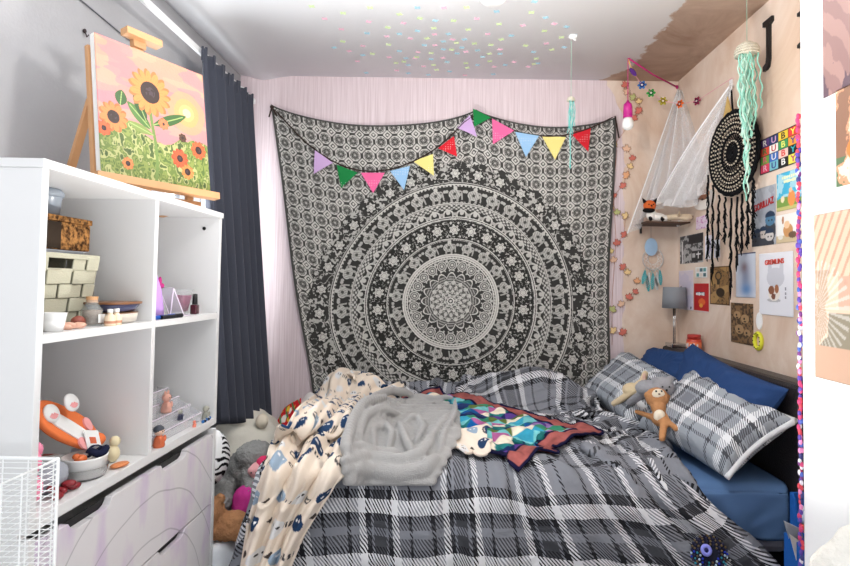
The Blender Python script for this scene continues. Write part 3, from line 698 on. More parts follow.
for k in range(4):
    a, b = bq(k, 1, hB, 0), bq(k+.9999, 1, hB, 0); mb.bar(a, b, .007, .012)
    a, b = bq(k, .8, hB, -.002), bq(k+.9999, .8, hB, -.002); mb.bar(a, b, .004, .008)
mb.box((-1.022-.1, 1.268-.11, Z2), (-1.022+.1, 1.268+.11, Z2+.004)); obj('rim', mb, weave, bk, bevel=.001)
def simple(name, mb, m, label, cat, **kw):
    lo = np.array(mb.v).min(0); hi = np.array(mb.v).max(0)
    return obj(name, mb, m, org=((lo[0]+hi[0])/2, (lo[1]+hi[1])/2, lo[2]), label=label, cat=cat, **kw)
simple('red_pouch', MB().ell((-1.0, 1.22, Z2+.12), (.07, .055, .035), 14), mat('maroon_cloth', (120, 44, 48), .8), 'dark red pouch inside the woven basket', 'pouch', smooth=True)
tray = Z2+hB+.004
simple('plastic_tray', MB().hexa([(-1.13, 1.15, tray), (-.925, 1.15, tray), (-.925, 1.365, tray), (-1.13, 1.365, tray), (-1.14, 1.14, tray+.010), (-.915, 1.14, tray+.010), (-.915, 1.38, tray+.010), (-1.14, 1.38, tray+.010)]), mat('pale_plastic', (214, 220, 232), .3), 'thin pale plastic tray lying on the woven basket', 'tray', bevel=.002)
def cork_mat():
    m = mat('cork', (150, 106, 62), .9, bump=.7, bscale=120); nt = m.node_tree; b = nt.nodes['Principled BSDF']; N = nt.nodes.new; K = nt.links.new
    tc = N('ShaderNodeTexCoord'); n = N('ShaderNodeTexNoise'); n.inputs['Scale'].default_value = 95; n.inputs['Detail'].default_value = 3; K(tc.outputs['Object'], n.inputs['Vector'])
    r = N('ShaderNodeValToRGB'); r.color_ramp.elements[0].position = .38; r.color_ramp.elements[0].color = (*lin((66, 42, 26)), 1); r.color_ramp.elements[1].position = .62; r.color_ramp.elements[1].color = (*lin((178, 128, 76)), 1); K(n.outputs['Fac'], r.inputs[0]); K(r.outputs[0], b.inputs['Base Color']); return m
t1 = tray+.0125
ck = thing('cork_box', 'brown cork box with a dark side on top of the woven basket', 'box', (-1.0, 1.3, t1))
obj('box_body', MB().box((-1.06, 1.248, t1), (-.93, 1.41, t1+.066)), cork_mat(), ck, bevel=.003)
obj('box_lid', MB().box((-1.063, 1.245, t1+.0665), (-.927, 1.413, t1+.080)), cork_mat(), ck, bevel=.002)
obj('end_panel', MB().box((-.9298, 1.250, t1+.002), (-.9268, 1.30, t1+.064)), mat('dark_cork', (58, 48, 40), .9, var=.3), ck)
tubp = mat('frosted_plastic', (214, 226, 240), .25, trans=.5)
tu = thing('plastic_tub', 'frosted pale blue plastic tub on top of the cork box', 'tub', (-.985, 1.325, t1+.0805))
obj('tub_body', MB().lathe([(.028, 0), (.033, .045), (.036, .048)], (-.985, 1.325, t1+.0805), 20), tubp, tu, smooth=True)
obj('tub_lid', MB().lathe([(.037, 0), (.038, .01), (.03, .018), (0.001, .021)], (-.985, 1.325, t1+.129), 20), tubp, tu, smooth=True)
cer = mat('white_ceramic', (242, 242, 240), .25, coat=.4)
simple('small_cup', MB().lathe([(.001, .002), (.017, 0), (.0245, .040), (.0225, .040), (.0155, .005), (.001, .005)], (-.838, 1.163, Z2), 28), cer, 'small plain white ceramic cup at the front of the upper shelf', 'cup', smooth=True)
shell = mat('peach_shell', (226, 178, 156), .5, var=.12)
mb = MB()
for i, (y, x, r) in enumerate(((1.205, -.842, .014), (1.228, -.850, .016), (1.252, -.846, .017))): mb.ell((x, y, Z2+.006+.002*(i % 2)), (r, r*.9, .007), 12, rotx(.3*i-.3))
mb.ell((-.846, 1.228, Z2+.004), (.012, .034, .004), 10)
simple('seashell', mb, shell, 'peach scalloped seashell beside the white cup', 'seashell', smooth=True, disp=(.004, .01))
simple('brown_stone', MB().ell((-.862, 1.275, Z2+.0135), (.014, .017, .0135), 16), mat('brown_stone', (142, 74, 60), .4), 'round reddish brown polished stone next to the peach shell', 'stone', smooth=True)
jr = thing('glass_jar', 'small glass jar with a cork stopper and paper label beside the basket', 'jar', (-.862, 1.322, Z2))
obj('glass', MB().lathe([(.021, 0), (.023, .004), (.023, .038), (.013, .052), (.013, .060), (.0145, .062)], (-.862, 1.322, Z2), 24), mat('jar_glass', (214, 220, 218), .05, alpha=.28), jr, smooth=True)
obj('filling', MB().lathe([(.001, 0), (.0195, .001), (.0195, .034), (.001, .036)], (-.862, 1.322, Z2+.003), 18), mat('jar_filling', (134, 112, 96), .8, var=.4, vscale=200), jr, smooth=True)
obj('stopper', MB().lathe([(.0115, 0), (.013, .014), (.001, .0145)], (-.862, 1.322, Z2+.056), 18), pine, jr)
obj('paper_label', MB().box((-.8385, 1.310, Z2+.008), (-.8375, 1.334, Z2+.028)), white, jr)
bf = thing('black_fence_ornament', 'tiny black slatted chair ornament standing behind the glass jar', 'ornament', (-.93, 1.405, Z2))
mb = MB()
for y in np.linspace(1.388, 1.424, 4): mb.box((-.93, y-.0018, Z2), (-.926, y+.0018, Z2+.098))
for z in (.03, .052, .075, .094): mb.box((-.9305, 1.386, Z2+z), (-.9255, 1.426, Z2+z+.005))
obj('back_slats', mb, black, bf)
obj('seat', MB().box((-.93, 1.386, Z2+.028), (-.900, 1.426, Z2+.032)), black, bf)
for y in (1.389, 1.423): obj('leg', MB().box((-.903, y-.0018, Z2), (-.899, y+.0018, Z2+.028)), black, bf)
cb = mat('cream_bottle', (238, 214, 186), .4)
for i, (y, x) in enumerate(((1.327, -.8205), (1.352, -.8205))):
    b_ = thing('tiny_bottle', ('left' if i == 0 else 'right')+' of two tiny cream bottles standing in front of the glass jar', 'bottle', (x, y, Z2), 'tiny cream bottles')
    obj('bottle_body', MB().lathe([(.0115, 0), (.012, .002), (.012, .022), (.006, .027), (.005, .032)], (x, y, Z2), 18), cb, b_, smooth=True)
    obj('bottle_cap', MB().lathe([(.0062, 0), (.0062, .008), (.001, .0085)], (x, y, Z2+.032), 14), white, b_)
    obj('label_band', MB().lathe([(.0123, .006), (.0123, .012)], (x, y, Z2), 18), mat('tan_print', (196, 140, 110), .6), b_)
def rrect(rx, ry, n=40, p=3.2):
    return [(rx*abs(math.cos(a))**(2/p)*(1 if math.cos(a) >= 0 else -1), ry*abs(math.sin(a))**(2/p)*(1 if math.sin(a) >= 0 else -1)) for a in np.linspace(0, 2*PI, n, endpoint=False)]
def dish(mb, c, prof, p=3.2, ratio=1.0, n=40):
    vs = []; fs = []
    for r, z in prof:
        for x, y in rrect(r, r*ratio, n, p): vs.append((c[0]+x, c[1]+y, c[2]+z))
    for i in range(len(prof)-1):
        for k in range(n): fs.append((i*n+k, i*n+(k+1) % n, (i+1)*n+(k+1) % n, (i+1)*n+k))
    fs.append(tuple(range(n))); fs.append(tuple(range((len(prof)-1)*n, len(prof)*n)))
    return mb.add(vs, fs)
dc = (-.876, 1.426, Z2)
d1 = thing('cream_dish', 'cream ceramic dish under the blue glazed dish on the upper shelf', 'dish', dc)
obj('bowl', dish(MB(), dc, [(.040, 0), (.046, .004), (.049, .026), (.046, .026), (.042, .006)], ratio=1.17), mat('cream_glaze', (224, 216, 204), .3, coat=.4), d1, smooth=True)
obj('rim', dish(MB(), (dc[0], dc[1], dc[2]+.0255), [(.0465, 0), (.0495, 0), (.0495, .002), (.0465, .002)], ratio=1.17), mat('brown_glaze', (134, 92, 62), .3), d1, smooth=True)
dz = (dc[0], dc[1], Z2+.0285)
d2 = thing('blue_dish', 'square ceramic dish with dark blue glaze and brown rim stacked on the cream dish', 'dish', dz)
obj('bowl', dish(MB(), dz, [(.036, 0), (.044, .003), (.054, .022), (.050, .022), (.040, .0065), (.01, .006)], ratio=1.17), mat('blue_glaze', (74, 78, 110), .2, coat=.6, var=.3), d2, smooth=True)
obj('rim', dish(MB(), (dc[0], dc[1], dz[2]+.021), [(.049, 0), (.0565, -.001), (.0565, .005), (.049, .004)], ratio=1.17), MATS['brown_glaze'], d2, smooth=True)
# second cube of the upper row
pg = thing('purple_gnome', 'tall lilac pointed felt gnome against the divider in the upper right cube', 'ornament', (-.878, 1.59, Z2))
obj('felt_cone', MB().lathe([(.044, 0), (.043, .03), (.036, .085), (.022, .13), (.010, .158), (.001, .166)], (-.878, 1.59, Z2), 24), mat('lilac_felt', (198, 158, 224), .9, bump=.2, bscale=200), pg, smooth=True)
obj('pink_bow', MB().ell((-.853, 1.615, Z2+.095), (.008, .014, .008), 10).ell((-.855, 1.613, Z2+.108), (.005, .006, .014), 10), mat('magenta_felt', (190, 60, 130), .8), pg, smooth=True)
ac = mat('clear_acrylic', (236, 236, 242), .06, alpha=.32, coat=.5)
at = thing('acrylic_easel', 'clear acrylic display stand in front of the lilac felt gnome', 'stand', (-.87, 1.700, Z2))
wp = mat('frosted_edge', (236, 226, 240), .4)
for dx in (-.022, .022):
    obj('side_frame', MB().tube([(-0.855+dx, 1.650, Z2+.088), (-0.845+dx, 1.700, Z2+.003), (-0.845+dx, 1.735, Z2+.003)], .0016, 6).tube([(-0.855+dx, 1.650, Z2+.088), (-0.855+dx, 1.635, Z2+.003)], .0016, 6), wp, at)
obj('back_rest', MB().hexa([(-0.877, 1.650, Z2+.09), (-0.833, 1.650, Z2+.09), (-0.823, 1.698, Z2+.004), (-0.867, 1.698, Z2+.004), (-0.877, 1.652, Z2+.09), (-0.833, 1.652, Z2+.09), (-0.823, 1.700, Z2+.004), (-0.867, 1.700, Z2+.004)]), ac, at)
obj('lip', MB().tube([(-0.867, 1.735, Z2+.003), (-0.823, 1.735, Z2+.003)], .0016, 6), wp, at)
gt = thing('glass_tumbler', 'square glass tumbler half filled with purple wax in the upper right cube', 'tumbler', (-.885, 1.765, Z2))
gc = (-.885, 1.785, Z2)
obj('glass', dish(MB(), gc, [(.026, 0), (.040, .082), (.0378, .082), (.0245, .010)], p=5), mat('tumbler_glass', (226, 228, 232), .03, alpha=.14, coat=.8), gt, smooth=True)
obj('purple_wax', dish(MB(), (gc[0], gc[1], Z2+.011), [(.0238, 0), (.0335, .052)], p=5), mat('purple_wax', (142, 40, 92), .35), gt, smooth=True)
np_ = thing('nail_polish', 'small dark red nail polish bottle beside the glass tumbler', 'bottle', (-.85, 1.828, Z2))
obj('bottle_body', MB().box((-.862, 1.817, Z2), (-.840, 1.839, Z2+.032)), mat('wine_glass', (84, 30, 44), .1, coat=.8), np_, bevel=.003)
obj('bottle_cap', MB().lathe([(.0085, 0), (.0075, .034), (.001, .035)], (-.851, 1.828, Z2+.0325), 16), black, np_, smooth=True)
for nm, y, x, c, lb in (('blue_clip', 1.535, -.829, (34, 92, 190), 'bright blue pen lying at the front of the upper right cube'), ('black_pen', 1.56, -.820, (24, 24, 30), 'black pen lying in front of the blue pen')):
    pn = thing(nm.replace('blue_clip', 'blue_pen'), lb, 'pen', (x, y, Z2))
    obj('barrel', MB().tube([(x, y, Z2+.006), (x+.006, y+.07, Z2+.006)], .0058, 10), mat(nm, c, .4), pn)
    obj('pen_cap', MB().tube([(x+.0062, y+.0705, Z2+.0066), (x+.009, y+.098, Z2+.0066)], .0066, 10), mat(nm, c, .4), pn)

# lower left cube
org_ = mat('orange_felt', (232, 124, 72), .85, var=.12, vscale=12); pk = mat('pink_felt', (240, 168, 168), .8)
def ft_frame(c, U, V):
    U = np.array(U, float); U /= np.linalg.norm(U); V = np.array(V, float); V -= U*np.dot(U, V); V /= np.linalg.norm(V); return np.array(c, float), U, V, np.cross(U, V)
fm = thing('orange_animal_mask', 'orange felt animal face mask with round white ears slumped in the lower left cube', 'mask', (-.925, 1.335, Z3+.06))
fr = ft_frame((-.925, 1.335, .862), (.05, 1, -.55), (-.5, .25, .8))
def ellpoly(a, b, n=36, cx=0, cy=0, rot=0, e=2):
    q = rrect(a, b, n, e); return [(cx+x*math.cos(rot)-y*math.sin(rot), cy+x*math.sin(rot)+y*math.cos(rot)) for x, y in q]
o, U, V, N = fr
obj('face', MB().prism(ellpoly(.118, .052, 40, 0, 0, 0, 2.6), (o, U, V, N), .014), org_, fm, bevel=.005, smooth=True)
obj('white_muzzle', MB().prism(ellpoly(.085, .022, 30, -.005, -.012, -.15, 3), (o+N*.0142, U, V, N), .003), white, fm)
obj('pink_cheek', MB().prism(ellpoly(.018, .018, 20, .07, .022), (o+N*.0145, U, V, N), .004), pk, fm)
obj('pink_cheek', MB().prism(ellpoly(.018, .016, 20, .03, -.045), (o+N*.0145, U, V, N), .004), pk, fm)
for x, y in ((.065, -.018), (.098, .005)): obj('eye', MB().prism(ellpoly(.006, .004, 12, x, y), (o+N*.0178, U, V, N), .002), black, fm)
obj('snout', MB().ell(o+U*.10-V*.012+N*.010, (.024, .026, .018), 14), org_, fm, smooth=True)
for px_, py_, Y_ in ((70, 403, 1.325), (50, 414, 1.27)):
    c = P(px_, py_, Y_); 
    R_ = roty(1.15) @ rotz(0)
    e = obj('ear', MB().lathe([(.001, 0), (.021, 0), (.0225, .003), (.021, .007), (.001, .007)], c, 26, ax=R_), white, fm, smooth=True, label='round white ear with pink rays')
    mb = MB()
    for k in range(7):
        a = -1.0+k*.33; d0 = R_ @ np.array([math.cos(a), math.sin(a)*1.0, 0]); nn = R_ @ np.array([0, 0, 1.0])
        mb.bar(c+d0*.003+nn*.0075, c+d0*.015+nn*.0075, .003, .001, nn)
    obj('pink_ray', mb, pk, e)
simple('black_pouch', MB().hexa([(-1.05, 1.13, Z3), (-.91, 1.13, Z3), (-.91, 1.26, Z3), (-1.05, 1.26, Z3), (-1.06, 1.15, Z3+.055), (-.92, 1.14, Z3+.055), (-.925, 1.25, Z3+.04), (-1.05, 1.25, Z3+.045)]), mat('black_fabric', (34, 33, 38), .8), 'black zip pouch under the orange mask in the lower left cube', 'pouch', bevel=.012, smooth=True)
def mag(u, v):
    img = base(u, (236, 232, 228)); n = fbm(u*5, v*5, 3, 60); img = mixc(img, n > .55, L((60, 48, 50))); img = mixc(img, n < .36, L((206, 96, 80))); return img
poster('magazine', (np.array([-1.06, 1.125, Z3+.061]), (0.0, .98, -.06), (.98, .0, .02), (0, 0, 1)), .20, .14, mag, 'open patterned magazine lying on the black pouch', 'magazine', nx=50)
sb = thing('steel_bowl', 'shallow stainless steel bowl under the white ramekin', 'bowl', (-.862, 1.325, Z3))
bcx, bcy = -.866, 1.322
steel = mat('polished_steel', (196, 196, 196), .18, 1)
obj('bowl', MB().lathe([(.001, 0), (.036, 0), (.046, .008), (.0495, .027), (.0515, .028), (.048, .026), (.043, .0105), (.001, .005)], (bcx, bcy, Z3), 36), steel, sb, smooth=True)
rk2 = thing('white_ramekin', 'fluted white ramekin full of hair clips sitting in the steel bowl', 'ramekin', (bcx, bcy, Z3+.0115))
n = 48; prof = [(.040, 0), (.043, .004), (.046, .032), (.048, .036), (.0485, .040), (.0455, .040), (.041, .008), (.001, .006)]; vs = []; fs = []
for i, (r, z) in enumerate(prof):
    for k in range(n):
        rr = r*(1+(.018*math.cos(k*PI) if i in (1, 2) else 0)); a = 2*PI*k/n; vs.append((bcx+rr*math.cos(a), bcy+rr*math.sin(a), Z3+.0115+z))
for i in range(len(prof)-1):
    for k in range(n): fs.append((i*n+k, i*n+(k+1) % n, (i+1)*n+(k+1) % n, (i+1)*n+k))
fs.append(tuple(range(n))); obj('ramekin_body', MB().add(vs, fs), cer, rk2, smooth=True)
zr = Z3+.04
simple('navy_scrunchie', MB().tube([(bcx+.018+.016*math.cos(a), bcy+.018+.020*math.sin(a), zr+.016+.004*math.sin(3*a)) for a in np.linspace(0, 2*PI, 16, endpoint=False)], .009, 8, closed=True), mat('navy_cloth', (34, 38, 62), .9), 'dark navy scrunchie heaped in the white ramekin', 'scrunchie', smooth=True)
simple('orange_hair_claw', MB().ell((bcx+.006, bcy-.024, zr+.010), (.013, .015, .010), 12).ell((bcx+.0, bcy-.030, zr+.017), (.008, .010, .007), 10), mat('amber_plastic', (206, 104, 52), .3), 'amber hair claw in the white ramekin', 'hair claw', smooth=True)
simple('silver_hair_clip', MB().obox((bcx+.012, bcy+.002, zr+.020), (.004, .018, .006), (.006, -.001, 0), (0, 0, .002)), mat('steel', rough=.25, metal=1), 'pale hair clip between the navy scrunchie and the amber claw', 'hair clip', bevel=.001)
cd = thing('orange_picture_card', 'small white card with an orange printed square propped behind the ramekin', 'card', (-.905, 1.325, Z3+.05))
fr = ft_frame((-.884, 1.378, Z3+.070), (.0, 1, -.28), (-.4, .2, .9)); o, U, V, N = fr
obj('card', MB().obox(o, U*.028, V*.026, N*.001), white, cd); obj('printed_square', MB().obox(o+N*.0015-U*.002, U*.012, V*.008, N*.0006), mat('orange_print', (220, 104, 66), .6), cd)
simple('card_prop', MB().box((-.925, 1.355, Z3), (-.900, 1.395, Z3+.055)), mat('pale_plastic', rough=.3), 'pale box standing behind the propped white card', 'box', bevel=.003)
yt = mat('yellow_rubber', (226, 214, 176), .5)
duck = thing('yellow_rubber_toy', 'small pale yellow knobbly toy behind the ramekin', 'toy', (-.868, 1.432, Z3))
obj('toy_body', MB().ell((-.868, 1.432, Z3+.022), (.018, .018, .022), 14), yt, duck, smooth=True); obj('toy_head', MB().ell((-.864, 1.435, Z3+.052), (.013, .013, .014), 12), yt, duck, smooth=True)
simple('orange_peel', MB().ell((-.826, 1.395, Z3+.006), (.016, .026, .006), 12, rotz(-.3)), mat('amber_peel', (214, 134, 84), .6), 'flat curled orange felt scrap right of the steel bowl', 'felt scrap', smooth=True)
simple('pink_soft_toy', MB().ell((-.868, 1.14, Z3+.090), (.028, .03, .03), 14).ell((-.862, 1.16, Z3+.112), (.012, .014, .016), 10).ell((-.868, 1.137, Z3+.036), (.034, .035, .036), 14), mat('bright_pink_plush', (240, 148, 176), .9, bump=.3), 'bright pink soft toy behind the wire rack', 'toy', smooth=True)
simple('grey_pouch', MB().ell((-.874, 1.222, Z3+.034), (.03, .04, .034), 16), mat('grey_cloth', (160, 164, 172), .85, bump=.3, bscale=80), 'soft grey pouch between the pink toy and the steel bowl', 'pouch', smooth=True, disp=(.012, .03))
mb = MB()
for i, (y, x, z) in enumerate(((1.185, -.832, .008), (1.215, -.845, .009), (1.245, -.838, .008), (1.195, -.85, .02), (1.225, -.835, .02))): mb.ell((x, y, Z3+z), (.011, .015, .008), 10, rotz(i*1.3))
simple('red_bead_bracelet', mb, mat('dark_red_bead', (136, 34, 42), .35), 'dark red chunky bead bracelet heaped on the lower shelf edge', 'bracelet', smooth=True)
# lower right cube: stepped acrylic stand and figurines
stp = thing('acrylic_stepped_stand', 'clear acrylic stepped display in the lower right cube', 'display stand', (-.93, 1.72, Z3))
for i in range(4):
    x0 = -.985+.038*i; z0 = Z3+.108-.027*i
    obj('step', MB().box((x0, 1.54, z0-.002), (x0+.038, 1.86, z0+.001)), ac, stp); obj('riser', MB().box((x0+.036, 1.54, z0-.025), (x0+.0385, 1.86, z0-.002)), ac, stp)
    obj('edge_strip', MB().box((x0+.0355, 1.54, z0-.0005), (x0+.039, 1.86, z0+.0018)), wp, stp)
for y in (1.54, 1.86): obj('end_plate', MB().prism([(-.985, Z3), (-.833, Z3), (-.833, Z3+.026), (-.985, Z3+.112)], ((0, y, 0), (1, 0, 0), (0, 0, 1), (0, 1, 0)), .002), ac, stp)
def figurine(nm, lb, x, y, z, h, body, head, ears=0, hair=None):
    t = thing(nm, lb, 'figurine', (x, y, z)); w = h*.26
    obj('figure_body', MB().lathe([(w*.9, 0), (w, h*.1), (w*.8, h*.4), (w*.35, h*.58)], (x, y, z), 14).ell((x+w*.6, y-w*.8, z+h*.36), (w*.3, w*.3, h*.16), 8).ell((x+w*.6, y+w*.8, z+h*.36), (w*.3, w*.3, h*.16), 8), body, t, smooth=True)
    obj('head', MB().ell((x, y, z+h*.74), (h*.22, h*.24, h*.22), 14), head, t, smooth=True)
    if ears:
        for s_ in (-1, 1): obj('ear', MB().ell((x, y+s_*h*.15, z+h*.97), (h*.05, h*.10, h*.13), 10), head, t, smooth=True)
    if hair: obj('hair', MB().ell((x-h*.03, y, z+h*.82), (h*.24, h*.27, h*.2), 12), hair, t, smooth=True)
    for s_ in (-1, 1): obj('eye', MB().ell((x+h*.2, y+s_*h*.08, z+h*.75), h*.03, 6), black, t)
skin_pink = mat('pink_resin', (224, 168, 150), .5); ger = mat('grey_resin', (168, 168, 156), .6)
figurine('mouse_figurine', 'pink mouse figurine with round ears high on the acrylic stand', -.890, 1.74, Z3+.0555, .062, skin_pink, skin_pink, 1)
figurine('navy_figurine', 'small navy and white figurine low on the acrylic stand', -.853, 1.755, Z3+.029, .034, mat('navy_resin', (54, 58, 84), .5), ger)
figurine('stone_figurine', 'grey stone figurine with a big round head at the end of the lower shelf', -.828, 1.882, Z3, .048, ger, ger)
figurine('coral_figurine', 'tiny coral pink figurine lying before the acrylic stand', -.819, 1.78, Z3, .022, mat('coral_resin', (236, 134, 110), .5), mat('coral_resin'))
figurine('grey_haired_figurine', 'little doll figurine with dark grey hair against the divider', -.818, 1.565, Z3, .06, mat('orange_resin', (212, 110, 70), .5), mat('pale_resin', (226, 190, 170), .5), 0, mat('dark_hair', (70, 74, 84), .6))
mb = MB()
for i in range(7): mb.ell((-.814+.003*math.sin(i*2), 1.83+.009*i-.0, Z3+.0052), .0052, 8, col=lin([(40, 110, 180), (30, 40, 60), (240, 240, 240)][i % 3]))
simple('bead_bracelet', mb, mat('bead_colours', rough=.4, attr=True), 'blue, black and white beads at the far end of the lower shelf', 'beads', smooth=True)

# ------------------------------------------------------------------ ceiling: rose, added lamp, hook, butterfly stickers
rose = P(0, 0, 1)*0+CP(493, -3)
simple('ceiling_rose', MB().lathe([(.055, -.004), (.055, -.012), (.042, -.024), (.001, -.026)], (rose[0], rose[1], ZC), 28), white, 'white round ceiling rose at the top edge of the photo', 'ceiling rose', smooth=True)
lp = thing('added_globe_lamp', 'added white globe lamp, unseen, hung from the ceiling to brighten the room', 'lamp', (.10, 1.5, 2.1))  # body for the added fill light, kept out of view
obj('flex', MB().tube([(.10, 1.5, 2.29), (.10, 1.5, ZC)], .004, 8), white, lp); obj('lamp_holder', MB().lathe([(.03, 0), (.03, .03), (.012, .05)], (.10, 1.5, 2.262), 18), white, lp)
obj('globe_shade', MB().ell((.10, 1.5, 2.17), .098, 28), mat('opal_glass', (250, 248, 244), .3, alpha=.15), lp, smooth=True)
hk = CP(573, 36)
hb = thing('ceiling_hook', 'small white plastic hook stuck on the ceiling above the small jellyfish', 'hook', hk)
obj('hook_base', MB().lathe([(.021, 0), (.021, -.005), (.014, -.012), (.001, -.014)], hk, 20), white, hb, smooth=True)
obj('hook_arm', MB().tube([hk+[0, 0, -.012], hk+[.012, 0, -.022], hk+[.016, 0, -.012]], .003, 8), white, hb, smooth=True)
stick = dict(pink=[(43,54),(92,85),(172,63),(274,67),(225,106),(294,112),(155,134),(115,149),(139,179),(232,167),(316,152),(308,170),(365,100),(366,132),(418,115),(457,151),(392,22),(489,54),(521,99),(557,144),(598,181),(640,195),(540,195),(454,220),(333,194),(254,206),(390,169),(624,74),(716,69),(693,127)],
 blue=[(315,22),(367,60),(315,90),(262,99),(167,97),(335,132),(391,121),(406,99),(453,115),(445,139),(491,147),(391,144),(431,156),(71,139),(155,161),(262,149),(281,170),(288,190),(288,214),(402,181),(355,173),(347,219),(409,209),(557,157),(506,166),(491,190),(590,104),(655,152),(668,185),(537,217),(547,33),(691,51),(752,78),(745,138),(658,4),(165,213),(572,190)],
 green=[(5,18),(97,38),(176,22),(262,41),(322,53),(421,60),(459,21),(554,70),(464,86),(363,82),(228,80),(343,112),(230,130),(96,121),(183,157),(355,155),(429,125),(482,127),(415,145),(530,131),(561,115),(457,185),(461,198),(527,179),(526,157),(313,167),(275,180),(252,184),(362,190),(371,204),(649,36),(687,90),(737,109),(632,133),(709,145),(663,171),(657,187)])
scol = dict(pink=(240, 196, 214), blue=(170, 212, 228), green=(214, 234, 180))
for cn, pts_ in stick.items():
    src = None
    for i, (x, y) in enumerate(pts_):
        q = CP(310+x/2.931, y/2.931); q[2] = ZC-.0006
        if q[1] > YB-.02: q[1] = YB-.02
        if src is None:
            c = q; mb = MB()
            for s_ in (-1, 1):
                mb.prism([(0, -.003), (s_*.007, -.011), (s_*.013, -.008), (s_*.010, .000), (s_*.0125, .009), (s_*.006, .011), (0, .003)], (c, (1, 0, 0), (0, 1, 0), (0, 0, -1)), .0012)
            mb.box(c+[-.0012, -.008, -.002], c+[.0012, .008, 0])
            src = obj('butterfly_sticker', mb, mat('sticker_'+cn, scol[cn], .5), org=q, label='tiny pastel '+cn+' butterfly sticker on the white ceiling', cat='sticker', group=cn+' butterfly stickers on the ceiling')
        else:
            src.copy() if 0 else None
            o2 = copy_tree(src, q); o2.rotation_euler.z = random.uniform(-.5, .5)

# ------------------------------------------------------------------ jellyfish hangings
def jelly(nm, lb, top, R, zc_, L1, L2, nst, col1, col2, anchor_z, seed):
    t = thing(nm, lb, 'wall hanging', (top[0], top[1], zc_)); rnd = random.Random(seed)
    prof = [(R*1.0, 0), (R*1.04, R*.25), (R*.98, R*.55), (R*.78, R*.95), (R*.45, R*1.22), (.001, R*1.3)]
    n = 28; mb = MB(); mb.lathe([(r, z) for r, z in prof], (top[0], top[1], zc_), n)
    o = obj('crochet_cap', mb, mat('cream_crochet', (232, 226, 208), .95, bump=1.0, bscale=170, var=.15, vscale=160), t, smooth=True)
    mb = MB()
    for rr, zz_ in [(R*1.05, 0.0), (R*1.06, R*.25), (R*1.0, R*.52), (R*.87, R*.8)]:
        mb.tube([(top[0]+rr*math.cos(a)*(1+.03*math.sin(a*14)), top[1]+rr*math.sin(a)*(1+.03*math.sin(a*14)), zc_+zz_) for a in np.linspace(0, 2*PI, 42, endpoint=False)], R*.1, 5, closed=True)
    obj('crochet_ridges', mb, MATS['cream_crochet'], t, smooth=True)
    for g, cc_ in enumerate((col1, col2)):
        mb = MB()
        for i in range(nst):
            a = rnd.uniform(0, 2*PI); r0 = R*rnd.uniform(.1, .9); Lg = rnd.uniform(*L1) if i % 6 else rnd.uniform(*L2)
            f = rnd.uniform(18, 34); am = R*rnd.uniform(.05, .16); ph = rnd.uniform(0, 6); m = int(Lg/.012)+2; pull = .0 if Lg < L1[1] else .75
            pts = []
            for k in range(m):
                z = k/(m-1)*Lg; w = z/Lg
                rr = r0*(1+.35*math.sin(w*2.2))*(1-pull*min(1, w*1.5))
                pts.append((top[0]+rr*math.cos(a+.5*w)+am*math.sin(f*z*3+ph), top[1]+rr*math.sin(a+.5*w)+am*math.cos(f*z*3+ph), zc_+R*.2-z))
            mb.tube(pts, R*.075, 4)
        obj('tentacles', mb, mat('yarn_%d_%d_%d' % cc_, cc_, .9), t, smooth=True, label=('pale mint' if g else 'teal')+' yarn tentacles')
    obj('hanging_thread', MB().tube([(top[0], top[1], zc_+R*1.25), (top[0], top[1], anchor_z)], .0012, 5), mat('mint_thread', (150, 190, 170), .8), t)
pj = P(747, 55, 2.2); jelly('jellyfish_hanging', 'large crocheted jellyfish with long mint tentacles in front of the black dreamcatcher', pj, .042, pj[2], (.22, .37), (.48, .62), 15, (150, 208, 190), (200, 232, 216), ZC, 3)
pj = P(571, 101, hk[1]-.0); jelly('jellyfish_hanging', 'small crocheted jellyfish with teal tentacles in front of the tapestry and its red flag', pj, .017, pj[2], (.10, .17), (.28, .34), 9, (92, 190, 186), (170, 214, 206), ZC-.024, 5)

# ------------------------------------------------------------------ back right corner: pull-cord bulb, strings, crochet flowers, leaf garland
mag_ = mat('magenta_plastic', (198, 40, 140), .35); magc = mat('magenta_cord', (190, 50, 120), .8)
A0 = CP(628, 58)
pb = thing('bulb_light', 'magenta bulb shaped cord light with a white globe hanging in the back corner', 'light', A0)
z1 = P(627, 100, A0[1])[2]; z2 = P(627, 118, A0[1])[2]
obj('cord', MB().tube([A0, (A0[0], A0[1], z1)], .0022, 6), magc, pb)
obj('holder', MB().lathe([(.004, 0), (.009, -.012), (.021, -.022), (.023, -.04), (.0235, z2-z1)], (A0[0], A0[1], z1), 24), mag_, pb, smooth=True)
obj('bulb', MB().lathe([(.020, 0), (.024, -.010), (.029, -.030), (.027, -.047), (.016, -.060), (.001, -.064)], (A0[0], A0[1], z2), 24), mat('opal_white', (246, 246, 244), .2), pb, smooth=True)
A1 = RW(677, 87, XR-.01); 
simple('magenta_string', MB().tube([A0+[.004, 0, -.003], A0*.5+A1*.5+[0, 0, -.01], A1], .0042, 6).ell(A1, (.008, .006, .012), 8), magc, 'magenta string stretched from the ceiling to the right wall corner', 'string', smooth=True)
fg = thing('crochet_flower_garland', 'garland of six little crocheted flowers strung across the back right corner', 'garland', A0+[.01, 0, -.02])
fpos = [P(633, 72, 2.83), P(642, 85, 2.86), P(651, 93, 2.89), P(663, 101, 2.91), RW(680, 104, XR-.10), RW(697, 101, XR-.02)]
endp = RW(732, 78, XR-.01)
obj('thread', MB().tube([A0+[.003, 0, -.004]]+fpos+[endp], .0012, 5), mat('pink_thread', (224, 150, 170), .8), fg)
